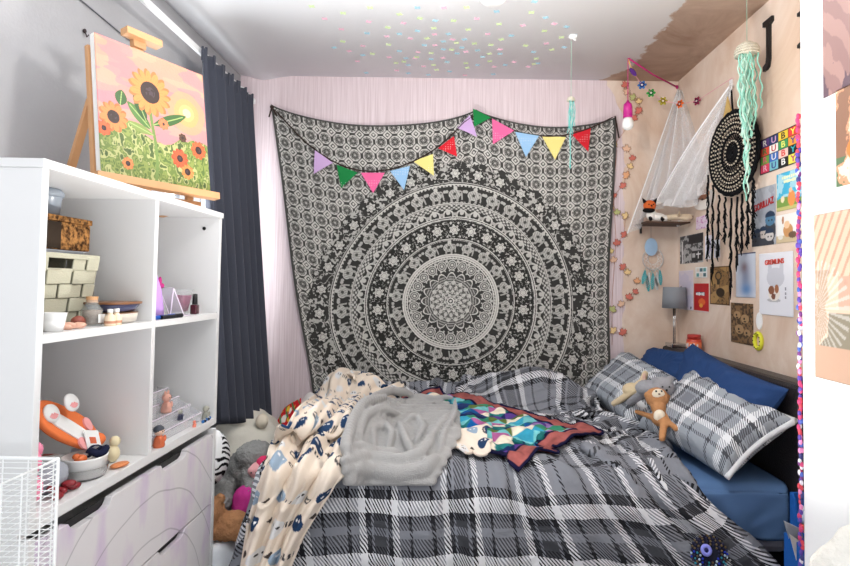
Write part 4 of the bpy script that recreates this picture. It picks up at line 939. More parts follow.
fcol = [((92, 52, 130), (70, 40, 100)), ((60, 110, 170), (30, 50, 110)), ((60, 160, 70), (20, 90, 50)), ((176, 166, 60), (140, 120, 30)), ((228, 110, 50), (150, 60, 40)), ((140, 40, 70), (90, 30, 60))]
def flower_mb(c, r, nrm, n=6):
    nrm = np.array(nrm, float); nrm /= np.linalg.norm(nrm); u = np.cross(nrm, (0, 0, 1)); u /= np.linalg.norm(u); v = np.cross(nrm, u)
    return c, u, v, nrm
for i, (q, (c1, c2)) in enumerate(zip(fpos, fcol)):
    nrm = (-.35, -1, 0) if i < 4 else (-1, -.5, 0); r = .021
    c, u, v, nn = flower_mb(q, r, nrm)
    R_ = np.stack([u, v, nn], 1)
    if i == 0:
        obj('purple_tassel', MB().ell(q, (.012, .010, .026), 10, roty(-.7)), mat('purple_yarn', c1, .9), fg, smooth=True)
        obj('yellow_loop', MB().tube([q+[-.006, 0, .02], q+[-.018, 0, .045], A0+[.002, 0, -.006]], .003, 6), mat('yellow_yarn', (226, 200, 80), .9), fg); continue
    mb = MB()
    for k in range(6):
        a = 2*PI*k/6; d = u*math.cos(a)+v*math.sin(a)
        mb.ell(q+d*r*.72, (r*.42, r*.34, r*.2), 10, rot=np.stack([d, np.cross(nn, d), nn], 1))
    f_ = obj('crochet_flower', mb, mat('crochet_%d' % i, c1, .9, bump=.4, bscale=400), fg, smooth=True)
    mb = MB(); mb.tube([q+(u*math.cos(a)+v*math.sin(a))*r*.45+nn*.004 for a in np.linspace(0, 2*PI, 14, endpoint=False)], r*.17, 6, closed=True)
    obj('flower_ring', mb, mat('crochet_ring_%d' % i, c2, .9), f_, smooth=True)
    obj('flower_centre', MB().ell(q+nn*.003, (r*.22,)*3, 8), mat('crochet_white', (236, 230, 224), .9), f_, smooth=True)

leafp = [(600+x/2.833, 140+y/2.833) for x, y in [(40,15),(75,25),(92,52),(85,75),(75,100),(65,130),(38,158),(30,190),(48,205),(72,215),(68,268),(48,292),(30,315),(38,340),(65,360),(78,375),(105,400),(100,430),(82,445),(60,465),(35,480),(38,540),(65,545)]]
leafp = [(600+x/5.66, 50+y/5.66) for x, y in [(143,198),(152,236),(187,268),(220,292),(220,345),(193,385)]]+leafp
lg = thing('leaf_garland', 'garland of autumn maple leaf shapes running down the back wall corner', 'garland', P(628, 85, YB-.01))
maple = [(0, -.5), (.04, -.2), (.3, -.3), (.26, -.16), (.5, .02), (.4, .06), (.44, .22), (.22, .16), (.18, .22), (.12, .5), (0, .34), (-.12, .5), (-.18, .22), (-.22, .16), (-.44, .22), (-.4, .06), (-.5, .02), (-.26, -.16), (-.3, -.3), (-.04, -.2)]
maple = [(x, y) for x, y in maple]
lcols = [(236, 206, 150), (230, 172, 128), (212, 120, 104), (238, 220, 150), (228, 190, 160), (186, 190, 128)]
for i, (x, y) in enumerate(leafp):
    q = P(x, y, YB-.008); a = random.uniform(-1.2, 1.2); sz = random.uniform(.062, .076)
    c = lcols[(i*7+3) % 6 if i % 4 else 2]
    U = np.array([math.cos(a), 0, math.sin(a)]); V = np.array([-math.sin(a), 0, math.cos(a)])
    if i >= 13 and x > 600+95/2.833: sz *= .9
    l_ = obj('leaf', MB().prism([(px_*sz*.72, py_*sz*.72) for px_, py_ in maple], (q, U, V, (0, -1, 0)), .0015), mat('leaf_%d' % lcols.index(c), c, .7), lg)
    mb = MB(); po = [q+U*px_*sz*.72+V*py_*sz*.72+np.array([0, -.002, 0]) for px_, py_ in maple]
    mb.tube(po, .0010, 4, closed=True); obj('leaf_outline', mb, mat('brown_outline', (120, 66, 50), .8), l_)
for nm_, seq in (('garland_wire', leafp[:9]+leafp[10:18]), ('garland_wire', [(617, 150), (613, 190), (616, 240), (612, 300), (612, 345)])):
    obj(nm_, MB().tube([P(x, y, YB-.005) for x, y in seq], .0012, 5), mat('copper_wire', (190, 130, 100), .6), lg, smooth=True)

# ------------------------------------------------------------------ sheer net, dreamcatchers, corner shelf
def netmat():
    m = mat('white_net', (244, 244, 246), .8); nt = m.node_tree; b = nt.nodes['Principled BSDF']; N = nt.nodes.new; K = nt.links.new
    tc = N('ShaderNodeTexCoord'); v = N('ShaderNodeTexVoronoi'); v.feature = 'DISTANCE_TO_EDGE'; v.inputs['Scale'].default_value = 230; K(tc.outputs['Object'], v.inputs['Vector'])
    r = N('ShaderNodeMapRange'); r.inputs[1].default_value = .05; r.inputs[2].default_value = .22; r.inputs[3].default_value = .7; r.inputs[4].default_value = .2; K(v.outputs['Distance'], r.inputs[0]); K(r.outputs[0], b.inputs['Alpha']); return m
net = netmat()
nt_ = thing('net_curtain', 'white sheer net draped in two swags across the back right corner', 'net curtain', RW(700, 150, XR-.05))
def fan(apex, left, bottom, n=70, m=60, seed=0, depth=.03, gather=.09):
    """cloth gathered at the apex spreading to a bottom edge; each is a polyline of points"""
    bot = np.array(bottom); s = np.linspace(0, 1, n); k = s*(len(bot)-1); i = np.clip(k.astype(int), 0, len(bot)-2); f = (k-i)[:, None]
    B = bot[i]*(1-f)+bot[i+1]*f; ap = np.array(apex); G = np.zeros((m, n, 3))
    for j, t in enumerate(np.linspace(0, 1, m)):
        w = t**.85; base_ = ap*(1-w)+B*w
        sag = np.array(left)*math.sin(PI*t)[None] if 0 else np.outer(np.sin(PI*t)*(s-.5), np.array(left))
        off = (depth*(.25+t)*np.sin(s*2*PI*5.5+seed+.8*t)+depth*.5*np.sin(s*2*PI*2.3+seed*2))
        G[j] = base_+sag+np.outer(off, (-.8, -.6, 0))
        G[j, :, 2] -= 0
    return G
apA = RW(680, 90, XR-.015); apB = RW(732, 84, XR-.02)
g1 = fan(apA, (.02, 0, .06), [P(633, 234, 3.02), P(645, 215, 3.0), P(664, 206, 3.0), P(690, 208, 2.85), P(712, 190, 2.72)], seed=1)
grid_obj('sheer_swag', g1, net, nt_, smooth=True)
g2 = fan(apB, (0, 0, -.05), [P(655, 200, 3.0), P(672, 207, 2.95), P(694, 200, 2.82), P(710, 178, 2.7), P(716, 160, 2.66)], seed=4, depth=.025)
grid_obj('sheer_swag', g2, net, nt_, smooth=True)
mb = MB()
for g, cols_ in ((g1, (0, 34, 69)), (g2, (0, 69))):
    for c_ in cols_: mb.tube([g[j, c_] for j in range(0, 60, 3)]+[g[59, c_]], .0035 if c_ == 0 else .003, 5)
obj('sheer_hem', mb, mat('white_hem', (246, 246, 248), .8), nt_, smooth=True)

yarn = mat('black_yarn', (20, 20, 22), .85); beige = mat('beige_yarn', (196, 184, 166), .9)
dk = RW(733, 153, XR-.045); Rd = .172
dcx = thing('dreamcatcher', 'big round black crocheted dreamcatcher with long tassels on the plaster wall', 'dreamcatcher', dk)
Ud_, Vd_, Nd_ = np.array([0, 1.0, 0]), np.array([0, 0, 1.0]), np.array([-1.0, 0, 0])
Ud_ = np.array([-.12, .99, 0]); Nd_ = np.cross(Vd_, Ud_); Nd_ = Nd_ if Nd_[0] < 0 else -Nd_
def ringpts(r, n, wob=0, k=0, dz=0): return [dk+Ud_*(r*(1+wob*math.sin(k*a)))*math.cos(a)+Vd_*(r*1.08*(1+wob*math.sin(k*a)))*math.sin(a)+Nd_*dz for a in np.linspace(0, 2*PI, n, endpoint=False)]
mb = MB(); mb.tube(ringpts(Rd, 72, .012, 24), .008, 6, closed=True)
for r, w in ((.162, .007), (.151, .006), (.128, .006), (.119, .006), (.090, .006), (.082, .006), (.054, .006), (.047, .005), (.030, .006), (.020, .006), (.01, .006)): mb.tube(ringpts(r, 60), w, 5, closed=True)
obj('crochet_rings', mb, yarn, dcx, smooth=True)
mb = MB()
for r0, r1, n in ((.094, .116, 44), (.131, .149, 60), (.057, .080, 32), (.033, .045, 22)):
    A_ = ringpts(r0, n); B_ = ringpts(r1, n); 
    for k in range(n): mb.tube([A_[k], B_[k], A_[(k+1) % n]], .0022, 4)
obj('black_web', mb, yarn, dcx)
mb = MB()
for r, n in ((.1235, 90), (.156, 110), (.086, 60), (.050, 40), (.141, 90), (.105, 70)):
    pts = ringpts(r, n, 0, 0, .006)
    for k in range(0, n, 2): mb.ell(pts[k], (.0042, .0042, .0042), 6)
obj('beige_stitches', mb, beige, dcx)
obj('hanging_cord', MB().tube([dk+Vd_*Rd*1.08, RW(731, 85, XR-.01)], .004, 6), yarn, dcx)
gp = RW(728, 107, XR-.03); obj('gold_triangle', MB().prism([(-.032, -.045), (.032, -.045), (0, .05)], (gp, Ud_, Vd_, Nd_), .004), mat('gold_card', (214, 182, 110), .4, .3), dcx)
rnd = random.Random(9)
tas = [(708, 175, 262), (713, 185, 285), (719, 195, 262), (725, 197, 245), (731, 198, 300), (737, 197, 272), (742, 194, 256), (748, 188, 250), (753, 178, 236)]
for i, (x, ya, yb) in enumerate(tas):
    top_ = RW(x, ya, XR-.045); bot_ = RW(x-.5+rnd.uniform(-1, 1), yb, XR-.03); m = 16; mb = MB(); pts = []
    for k in range(m):
        w = k/(m-1); pts.append(top_*(1-w)+bot_*w+np.array([.003*math.sin(k*1.7), .004*math.sin(k*2.3+i), 0]))
    mb.tube(pts, [.0048]*(m-3)+[.006, .004, .001], 5)
    t_s = obj('tassel', mb, yarn, dcx, smooth=True)
    mb = MB()
    for k in range(3 if i not in (0, 8) else 6):
        w = (.30+.25*k) if i not in (0, 8) else .1+.16*k; c_ = top_*(1-w)+bot_*w
        for e in range(5): mb.bar(c_+np.array([0, 0, .006]), c_+np.array([rnd.uniform(-.008, .008), rnd.uniform(-.02, .02), -.03+rnd.uniform(-.01, .01)]), .005, .0015, (1, 0, 0.01))
        mb.ell(c_, (.006, .007, .009), 8)
    obj('feather_tuft', mb, yarn, t_s)

# small blue dreamcatcher on the back wall
dq = P(653, 259, YB-.012)
sd = thing('small_dreamcatcher', 'small dreamcatcher with pale blue oval and teal feathers above the lamp', 'dreamcatcher', dq)
rp = lambda r, n, c=dq: [c+np.array([r*math.cos(a), 0, r*math.sin(a)*1.05]) for a in np.linspace(0, 2*PI, n, endpoint=False)]
obj('hoop', MB().tube(rp(.058, 40), .0032, 6, closed=True), mat('silver_wrap', (206, 200, 196), .6), sd, smooth=True)
mb = MB(); P1 = rp(.056, 12)
for k in range(12): mb.tube([P1[k], P1[(k+4) % 12]], .0008, 4)
obj('web', mb, white, sd)
oc_ = P(651, 247, YB-.022); obj('blue_oval', MB().prism(ellpoly(.036, .05, 28), (oc_, (1, 0, 0), (0, 0, 1), (0, -1, 0)), .004), mat('powder_blue', (166, 196, 224), .7, var=.1), sd)
obj('hanging_thread', MB().tube([oc_+[0, 0, .05], P(651, 226, YB-.004)], .001, 4), mat('grey_thread', (150, 140, 130), .8), sd)
teal = mat('teal_feather', (98, 186, 192), .8); wf = mat('white_feather', (232, 232, 230), .8)
for i, (x, y, m_) in enumerate(((645, 271, teal), (649, 273, wf), (653, 274, teal), (657, 273, wf), (660, 271, teal), (647, 276, teal), (655, 277, wf))):
    a_ = P(x, y, YB-.014); dl = np.array([.012*(i-3)*.4, 0, -.075-.008*(i % 3)])
    mb = MB(); mb.tube([dq+np.array([(i-3)*.014, 0, -.052]), a_], .001, 4)
    for k in range(9):
        w = k/9; wd_ = .011*math.sin(PI*(w*.9+.1)); c_ = a_+dl*w; mb.bar(c_+np.array([-wd_, 0, -.006]), c_+np.array([0, 0, .004]), .006, .0012, (0, 1, 0)); mb.bar(c_+np.array([wd_, 0, -.006]), c_+np.array([0, 0, .004]), .006, .0012, (0, 1, 0))
    obj('feather', mb, m_, sd)

# corner shelf, driftwood and fox toy
shf = P(640, 222, 3.0)
cs = thing('corner_shelf', 'thin dark wooden shelf under the fox toy on the back wall', 'shelf', (1.1, 3.08, shf[2]))
sx0, sx1 = P(640, 222, 3.04)[0], XR-.012; sz = P(655, 223, 3.03)[2]
obj('shelf_board', MB().box((sx0, 2.945, sz-.008), (sx1, YB-.001, sz)), mat('dark_wood', (86, 62, 48), .6, var=.2, vscale=25), cs, bevel=.001)
obj('bracket', MB().box((sx0+.03, YB-.012, sz-.05), (sx0+.04, YB-.001, sz-.010)), black, cs)
dwA, dwB = RW(661, 212, XR-.07) if 0 else P(662, 217, 3.0), RW(692, 218, XR-.03)
dw = thing('driftwood_branch', 'pale driftwood branch with white hooks across the corner beside the fox toy', 'branch', dwB)
dwA[2] = sz+.022; dwB = RW(692, 217, XR-.028)
drift = mat('driftwood', (206, 186, 160), .8, bump=.4, var=.2, vscale=40)
mid_ = (dwA+dwB)/2+np.array([.01, 0, .006])
obj('branch_body', MB().tube([dwA, dwA*.6+mid_*.4, mid_, mid_*.4+dwB*.6+[0, 0, -.005], dwB], [.012, .017, .015, .019, .010], 9), drift, dw, smooth=True, disp=(.01, .03))
obj('twig', MB().tube([mid_, mid_+[-.02, -.06, .018]], [.007, .003], 7), drift, dw, smooth=True)
hk2 = RW(679, 224, XR-.03); obj('white_hook', MB().tube([hk2+[0, 0, .02], hk2+[0, 0, -.01], hk2+[-.012, -.008, -.014], hk2+[-.016, -.01, .0]], .0035, 7), white, dw, smooth=True)
fx = P(649, 213, 2.985); fx[2] = sz
ft = thing('fox_toy', 'little orange, black and white fox toy sitting on the dark corner shelf', 'toy', fx)
of = mat('fox_orange', (214, 104, 54), .9, bump=.3); bf_ = mat('fox_black', (28, 26, 28), .9); wf_ = mat('fox_white', (240, 236, 230), .9)
blob('body', [(fx+[.045, 0, .026], (.045, .026, .026)), (fx+[.012, -.004, .040], (.028, .024, .034)), (fx+[.085, 0, .020], (.022, .02, .02))], wf_, ft, vox=.004, smooth=3)
hf = fx+np.array([-.004, -.020, .086])
obj('head', MB().ell(hf, (.034, .026, .030), 18), of, ft, smooth=True, label='orange head')
obj('ruff', MB().ell(hf+[-.006, -.004, -.026], (.034, .024, .014), 14), bf_, ft, smooth=True, label='black ruff')
for s_ in (-1, 1):
    obj('ear', MB().lathe([(.012, 0), (.007, .014), (.001, .028)], hf+[s_*.024, 0, .018], 10, ax=roty(s_*.6)), bf_, ft, smooth=True)
    obj('eye', MB().ell(hf+[s_*.012, -.024, .004], .004, 6), bf_, ft)
    obj('leg', MB().tube([fx+[.030+s_*.028, -.014, .024], fx+[.034+s_*.034, -.026, .008]], [.010, .009], 8), bf_, ft, smooth=True)
obj('nose', MB().ell(hf+[0, -.030, -.004], .005, 6), bf_, ft)
obj('tail', MB().tube([fx+[.09, -.002, .020], fx+[.112, -.01, .018], fx+[.126, -.012, .030]], [.010, .013, .004], 10), bf_, ft, smooth=True, label='black tail')
obj('white_ear_tuft', MB().ell(hf+[.045, .006, .022], (.020, .008, .016), 12), wf_, ft, smooth=True)

# ------------------------------------------------------------------ prints and cards on the plaster wall
NW = (-1, 0, 0); UW = (0, -1, 0); VW = (0, 0, 1)
def onwall(x0, x1, yt, yb):
    a = RW(x0, yt); b = RW(x0, yb); c = RW(x1, yt); w = a[1]-c[1]; return (b, UW, VW, NW), w, a[2]-b[2]
def fcen(fr, w, h, u, v): return (fr[0]+np.array(UW)*w*u+np.array(VW)*h*v, UW, VW, NW)
# letter poster
fr, w, h = onwall(760.5, 800.5, 141, 175.6)
rub = thing('letter_poster', 'poster with a grid of colourful letters spelling RUBY four times', 'poster', fr[0])
cells = [[(90, 60, 120), (40, 60, 110), (236, 200, 60), (220, 60, 60)], [(226, 80, 60), (240, 236, 230), (60, 150, 90), (244, 160, 60)], [(110, 160, 70), (60, 110, 190), (240, 200, 190), (30, 30, 34)], [(210, 60, 90), (120, 190, 200), (28, 28, 30), (230, 220, 90)]]
lets = [[(240, 230, 225), (220, 170, 200), (30, 30, 40), (250, 230, 90)], [(40, 120, 60), (200, 40, 50), (240, 240, 120), (30, 60, 140)], [(230, 90, 120), (240, 236, 230), (220, 50, 50), (60, 180, 190)], [(240, 180, 200), (60, 60, 140), (240, 240, 236), (180, 50, 110)]]
def rubf(u, v):
    img = base(u, (24, 24, 28))
    for j in range(4):
        for i in range(4): img = rect(img, u, v, .03+i*.236, 1-(.03+(j+1)*.236)+.008, .03+(i+1)*.236-.008, 1-(.03+j*.236), cells[j][i])
    return img
poster('backing', fr, w, h, rubf, None, None, nx=100, parent=rub)
for j in range(4):
    for i, ch_ in enumerate('RUBY'):
        text('letter', ch_, fcen(fr, w, h, .03+(i+.5)*.236, 1-(.03+(j+.5)*.236)), h*.235, mat('ink_%d_%d_%d' % lets[j][i], lets[j][i], .6), rub, depth=.0004, squash=w/h*.80, bold=.0003, z=.0035)
def filmf(u, v):
    img = base(u, (70, 178, 214)); img = mixc(img, (fbm(u*4, v*6, 3, 71) > .56)*(v > .35)*.7, L((190, 226, 232)))
    img = mixc(img, v < .30+.05*np.sin(u*5), L((124, 158, 74))); img = mixc(img, v < .1, L((196, 190, 120)))
    img = circ(img, u, v, .62, .28, .15, .2, (232, 150, 84)); img = circ(img, u, v, .58, .50, .07, .06, (240, 200, 160)); img = circ(img, u, v, .25, .3, .08, .09, (236, 220, 180)); return img
fr, w, h = onwall(777.5, 802, 175, 212)
fp = thing('film_poster', 'bright blue sky poster with a small figure in a field below the letter poster', 'poster', fr[0])
poster('print', fr, w, h, filmf, None, None, nx=60, parent=fp); mb = MB()
for row, (a_, b_) in enumerate(((.22, .86), (.30, .80))):
    for k in range(7):
        q0 = fcen(fr, w, h, a_+(b_-a_)*(k+.5)/7, .86-.11*row)[0]; mb.obox(q0+np.array([-.003, 0, 0]), (.0004, 0, 0), (0, w*.030, 0), (0, 0, h*(.030+.010*((k*5+row) % 3)/2)))
obj('title_marks', mb, mat('pale_ink', (240, 240, 190), .6), fp)
def petf(u, v):
    img = base(u, (238, 236, 232)); img = mixc(img, v < .25, L((206, 186, 150))); img = circ(img, u, v, .55, .42, .22, .24, (206, 150, 96)); img = circ(img, u, v, .5, .62, .13, .14, (236, 200, 160)); img = circ(img, u, v, .32, .8, .05, .14, (180, 120, 80)); img = circ(img, u, v, .75, .25, .18, .12, (112, 88, 70)); img = circ(img, u, v, .2, .2, .12, .08, (226, 220, 210)); return img
fr, w, h = onwall(777, 799, 216, 243.6); poster('animal_print', fr, w, h, petf, 'small pale print of a brown animal under the blue sky poster', 'print')
def bandf(u, v):
    img = base(u, (176, 180, 188)); n = fbm(u*4, v*5, 3, 75); img = mixc(img, n > .55, L((160, 164, 174)))
    for cx, cy, r, c in ((.78, .42, .2, (78, 120, 150)), (.5, .2, .16, (196, 186, 178)), (.24, .18, .15, (70, 74, 84)), (.75, .15, .17, (206, 200, 196)), (.1, .1, .12, (60, 60, 66))):
        img = circ(img, u, v, cx, cy-.18, r*1.1, .2, (62, 64, 72)); img = circ(img, u, v, cx, cy, r, r*.5, c); img = circ(img, u, v, cx-.05, cy-.01, .03, .014, (24, 24, 28)); img = circ(img, u, v, cx+.07, cy-.01, .03, .014, (24, 24, 28)); img = mixc(img, (((u-cx)/r)**2+((v-cy-.06)/(r*.45))**2 < 1)*(v > cy+.05), L((44, 60, 84)))
    return img
fr, w, h = onwall(752.5, 776.4, 191, 247)
gp_ = thing('band_poster', 'grey poster lettered GORILLAZ in red above a cluster of figures', 'poster', fr[0])
poster('print', fr, w, h, bandf, None, None, nx=80, parent=gp_); text('lettering', 'GORILLAZ', fcen(fr, w, h, .53, .70), h*.16, mat('red_ink', (176, 44, 46), .6), gp_, squash=.80, rot=.14, bold=.0008)
def gremf(u, v):
    img = base(u, (232, 233, 240)); img = circ(img, u, v, .5, .60, .26, .16, (206, 207, 216)); img = circ(img, u, v, .34, .72, .06, .12, (206, 207, 216)); img = circ(img, u, v, .68, .72, .06, .12, (206, 207, 216))
    img = circ(img, u, v, .45, .24, .2, .03, (186, 186, 190)); img = circ(img, u, v, .46, .34, .17, .11, (236, 230, 222)); img = circ(img, u, v, .38, .40, .09, .07, (140, 88, 60)); img = circ(img, u, v, .54, .42, .06, .07, (164, 104, 70)); img = circ(img, u, v, .44, .30, .06, .05, (120, 76, 56)); img = circ(img, u, v, .50, .33, .015, .01, (30, 26, 26)); return img
fr, w, h = onwall(760, 794, 254, 314)
gm = thing('white_film_poster', 'large white poster lettered GREMLINS in red over a small brown creature', 'poster', fr[0])
poster('print', fr, w, h, gremf, None, None, nx=90, parent=gm); text('lettering', 'GREMLINS', fcen(fr, w, h, .48, .85), h*.11, mat('red_title', (206, 74, 62), .6), gm, squash=1.02, rot=.03, bold=.0006)
text('vertical_marks', 'x\no\nx\no', fcen(fr, w, h, .80, .36), h*.05, black, gm) if 0 else obj('vertical_marks', MB().box(*[fcen(fr, w, h, .80, .40)[0]+np.array(q) for q in ((-.004, -.004, 0), (-.0035, .004, .012))]).box(*[fcen(fr, w, h, .80, .33)[0]+np.array(q) for q in ((-.004, -.004, 0), (-.0035, .004, .010))]).box(*[fcen(fr, w, h, .80, .27)[0]+np.array(q) for q in ((-.004, -.004, 0), (-.0035, .004, .010))]), mat('grey_ink', (150, 150, 160), .6), gm)
def blurf(u, v):
    n = fbm(u*2, v*2.5, 2, 79); img = base(u, (206, 212, 224)); k = np.exp(-(((u-.5)/.3)**2+((v-.45)/.4)**2)); img = mixc(img, k*.8, L((110, 120, 150))); k = np.exp(-(((u-.45)/.16)**2+((v-.68)/.12)**2)); img = mixc(img, k*.8, L((120, 90, 90)))
    k = np.exp(-(((u-.55)/.3)**2+((v-.18)/.14)**2)); img = mixc(img, k*.8, L((70, 130, 190))); return mixc(img, v > .97, L((60, 66, 110)))
fr, w, h = onwall(736.5, 756, 254, 297); poster('blurred_photo', fr, w, h, blurf, 'soft blue and grey blurred photo left of the large white poster', 'photo', nx=50)
def brown1(u, v):
    n = fbm(u*22, v*30, 2, 83); img = base(u, (140, 106, 64)); img = mixc(img, (n > .60)*.8, L((52, 36, 22))); img = mixc(img, fbm(u*3, v*4, 3, 84) > .6, L((170, 134, 84)))
    img = circ(img, u, v, .45, .75, .17, .12, (46, 34, 22)); img = circ(img, u, v, .45, .75, .11, .08, (150, 116, 70)); img = rect(img, u, v, .38, .52, .52, .66, (46, 34, 22)); img = circ(img, u, v, .55, .32, .22, .12, (52, 38, 24)); img = mixc(img, ((u < .04)+(u > .96)+(v < .03)+(v > .97)) > 0, L((96, 68, 40))); return img
def brown2(u, v):
    n = fbm(u*14, v*18, 3, 87); img = base(u, (128, 98, 66)); img = mixc(img, (n > .52)*.85, L((52, 38, 28)))
    for cx, cy, r in ((.3, .7, .16), (.65, .62, .18), (.4, .35, .2), (.75, .28, .15)): img = circ(img, u, v, cx, cy, r, r*.6, (168, 136, 98)); img = circ(img, u, v, cx-.03, cy, .04, .03, (40, 30, 24)); img = circ(img, u, v, cx, cy-.07, .06, .02, (60, 40, 30))
    return img
fr, w, h = onwall(710.5, 730, 267, 304); poster('brown_diagram_print', fr, w, h, brown1, 'brown parchment print with a dark lightbulb shape left of the blurred photo', 'print', nx=90)
fr, w, h = onwall(731.5, 753.7, 302.5, 341.5); poster('brown_figures_print', fr, w, h, brown2, 'brown print crowded with figures, lowest print on the plaster wall', 'print', nx=90)
fr, w, h = onwall(694.5, 709, 283.5, 311)
pc = thing('red_packet_print', 'red snack packet print with white and dark marks above the red tub', 'print', fr[0])
def redf(u, v):
    img = base(u, (196, 34, 38)); img = circ(img, u, v, .55, .35, .24, .12, (232, 110, 50)); img = circ(img, u, v, .5, .22, .12, .07, (240, 170, 70)); img = mixc(img, v < .04, L((230, 220, 214))); return img
poster('print', fr, w, h, redf, None, None, nx=50, parent=pc); obj('dark_flash', MB().obox(fcen(fr, w, h, .45, .64)[0]+np.array([-.003, 0, 0]), (.0004, 0, 0), (0, w*.30, 0), (0, 0, h*.06)), mat('ink_blue', (20, 24, 90), .4), pc)
mb = MB()
for k in range(6): mb.obox(fcen(fr, w, h, .20+.10*k, .63)[0]+np.array([-.0038, 0, 0]), (.0004, 0, 0), (0, w*.034, 0), (0, 0, h*(.040+.010*(k % 3))))
obj('white_marks', mb, white, pc)
def palef(u, v):
    img = base(u, (224, 214, 226)); n = fbm(u*3, v*4, 3, 91); img = mixc(img, (n > .52)*.5, L((200, 196, 222))); img = circ(img, u, v, .15, .55, .08, .04, (80, 80, 96)); img = circ(img, u, v, .5, .06, .06, .03, (60, 60, 66)); img = circ(img, u, v, .85, .06, .05, .03, (60, 60, 66)); return img
fr, w, h = onwall(679.5, 693.5, 271, 309); poster('pale_sheet', fr, w, h, palef, 'pale lilac paper sheet beside the grey lamp shade', 'paper', nx=40)
def comicf(u, v):
    img = base(u, (240, 242, 240))
    for i in range(3):
        for j in range(2): img = rect(img, u, v, .08+i*.3, .1+j*.44, .32+i*.3, .46+j*.44, [(90, 160, 160), (230, 220, 210), (70, 110, 120)][(i+j) % 3])
    return img
fr, w, h = onwall(696, 707.6, 267.5, 277.8); poster('comic_card', fr, w, h, comicf, 'tiny teal panelled card above the red packet print', 'card', nx=40)
def bw1(u, v):
    img = base(u, (176, 176, 176)); n = fbm(u*12, v*9, 3, 95); img = mixc(img, n > .52, L((70, 70, 72))); img = rect(img, u, v, .4, .68, .98, .98, (34, 34, 38)); img = rect(img, u, v, .52, .05, .98, .42, (24, 24, 26)); img = rect(img, u, v, .79, .14, .83, .38, (240, 240, 240)); img = rect(img, u, v, .73, .27, .90, .31, (240, 240, 240)); img = rect(img, u, v, .1, 0, .14, .8, (230, 230, 230)); return rect(img, u, v, .56, .18, .68, .34, (190, 190, 190))
fr, w, h = onwall(680.5, 703.5, 237, 264); poster('black_and_white_postcard', fr, w, h, bw1, 'wide black and white collage print with a white cross on the plaster wall', 'print', nx=90)
def wc(u, v):
    img = base(u, (240, 238, 246)); img = circ(img, u, v, .5, .55, .3, .33, (170, 164, 200)); img = circ(img, u, v, .5, .55, .2, .25, (236, 234, 244)); img = circ(img, u, v, .5, .5, .12, .16, (90, 90, 110)); return img
fr, w, h = onwall(705.5, 713, 236, 259.5); poster('white_strip_print', fr, w, h, wc, 'narrow white strip print right of the black and white collage', 'print', nx=24)
def dkf(u, v):
    img = base(u, (222, 222, 232)); img = circ(img, u, v, .6, .6, .36, .2, (60, 60, 70)); img = rect(img, u, v, .3, .05, .95, .4, (40, 40, 46)); return img
fr, w, h = onwall(714.5, 720.5, 240, 258); poster('dark_portrait_print', fr, w, h, dkf, 'tiny dark portrait print beside the narrow white strip print', 'print', nx=24)
def pkf(u, v):
    img = base(u, (236, 216, 234)); n = fbm(u*5, v*5, 3, 99); return mixc(img, np.abs(n-.5) < .04, L((204, 130, 190)))
fr, w, h = onwall(696.5, 708, 217.5, 230); poster('pink_drawing', fr, w, h, pkf, 'small square pink scribble drawing below the round animal plaque', 'drawing', nx=40)
q = RW(705.4, 199.8)
gpq = thing('round_animal_plaque', 'round plaque of a brown and white furry animal left of the black dreamcatcher', 'plaque', q)
obj('disc', MB().prism(ellpoly(.118, .052, 32), (q, UW, VW, NW), .012), mat('plaque_white', (238, 230, 222), .6), gpq, bevel=.003)
obj('brown_patch', MB().prism(ellpoly(.062, .026, 20, .01, .024), (q+np.array([-.0121, 0, 0]), UW, VW, NW), .003), mat('plaque_brown', (150, 100, 76), .7, var=.25, vscale=60), gpq)
obj('grey_patch', MB().prism(ellpoly(.03, .02, 16, -.07, .01), (q+np.array([-.0121, 0, 0]), UW, VW, NW), .003), mat('plaque_grey', (150, 128, 118), .7), gpq)
for dx in (.0, .05): obj('eye', MB().prism(ellpoly(.008, .005, 10, dx, .002), (q+np.array([-.0152, 0, 0]), UW, VW, NW), .002), black, gpq)
q = RW(760, 321); simple('white_teardrop_charm', MB().prism(ellpoly(.022, .036, 20), (q, UW, VW, NW), .005).tube([q+[-.002, 0, .036], q+[-.002, 0, .05]], .002, 5), white, 'white teardrop charm on the plaster wall above the yellow ring', 'charm', bevel=.001)
q = RW(759.5, 341)
yr = thing('yellow_ring_charm', 'round yellow dotted ring charm below the white teardrop', 'charm', q)
obj('ring', MB().tube([q+np.array([-.006, .026*math.cos(a), .032*math.sin(a)]) for a in np.linspace(0, 2*PI, 28, endpoint=False)], .0085, 8, closed=True), mat('lemon_yellow', (224, 222, 60), .6), yr, smooth=True)
mb = MB()
for a in np.linspace(0, 2*PI, 12, endpoint=False): mb.ell(q+np.array([-.0145, .026*math.cos(a), .032*math.sin(a)]), .0028, 6)
obj('dots', mb, black, yr)
# black letters on the wall
def jletter(x, yt, yb, wm_, lb):
    a = RW(x, yt); b = RW(x, yb); h = a[2]-b[2]; w = wm_
    poly = [(-.5, 1), (.5, 1), (.5, .9), (.22, .86), (.2, .2), (.08, .04), (-.15, 0), (-.5, .0), (-.5, .10), (-.2, .14), (-.12, .26), (-.12, .86), (-.5, .9)]
    simple('black_wall_letter', MB().prism([(u*w, v*h) for u, v in poly], (b, UW, VW, NW), .012), black, lb, 'wall letter', bevel=.001)
jletter(770, 19, 69, .066, 'black slab serif letter J high on the plaster wall')
jletter(807, 8, 44, .08, 'black letter half hidden behind the white wardrobe edge')
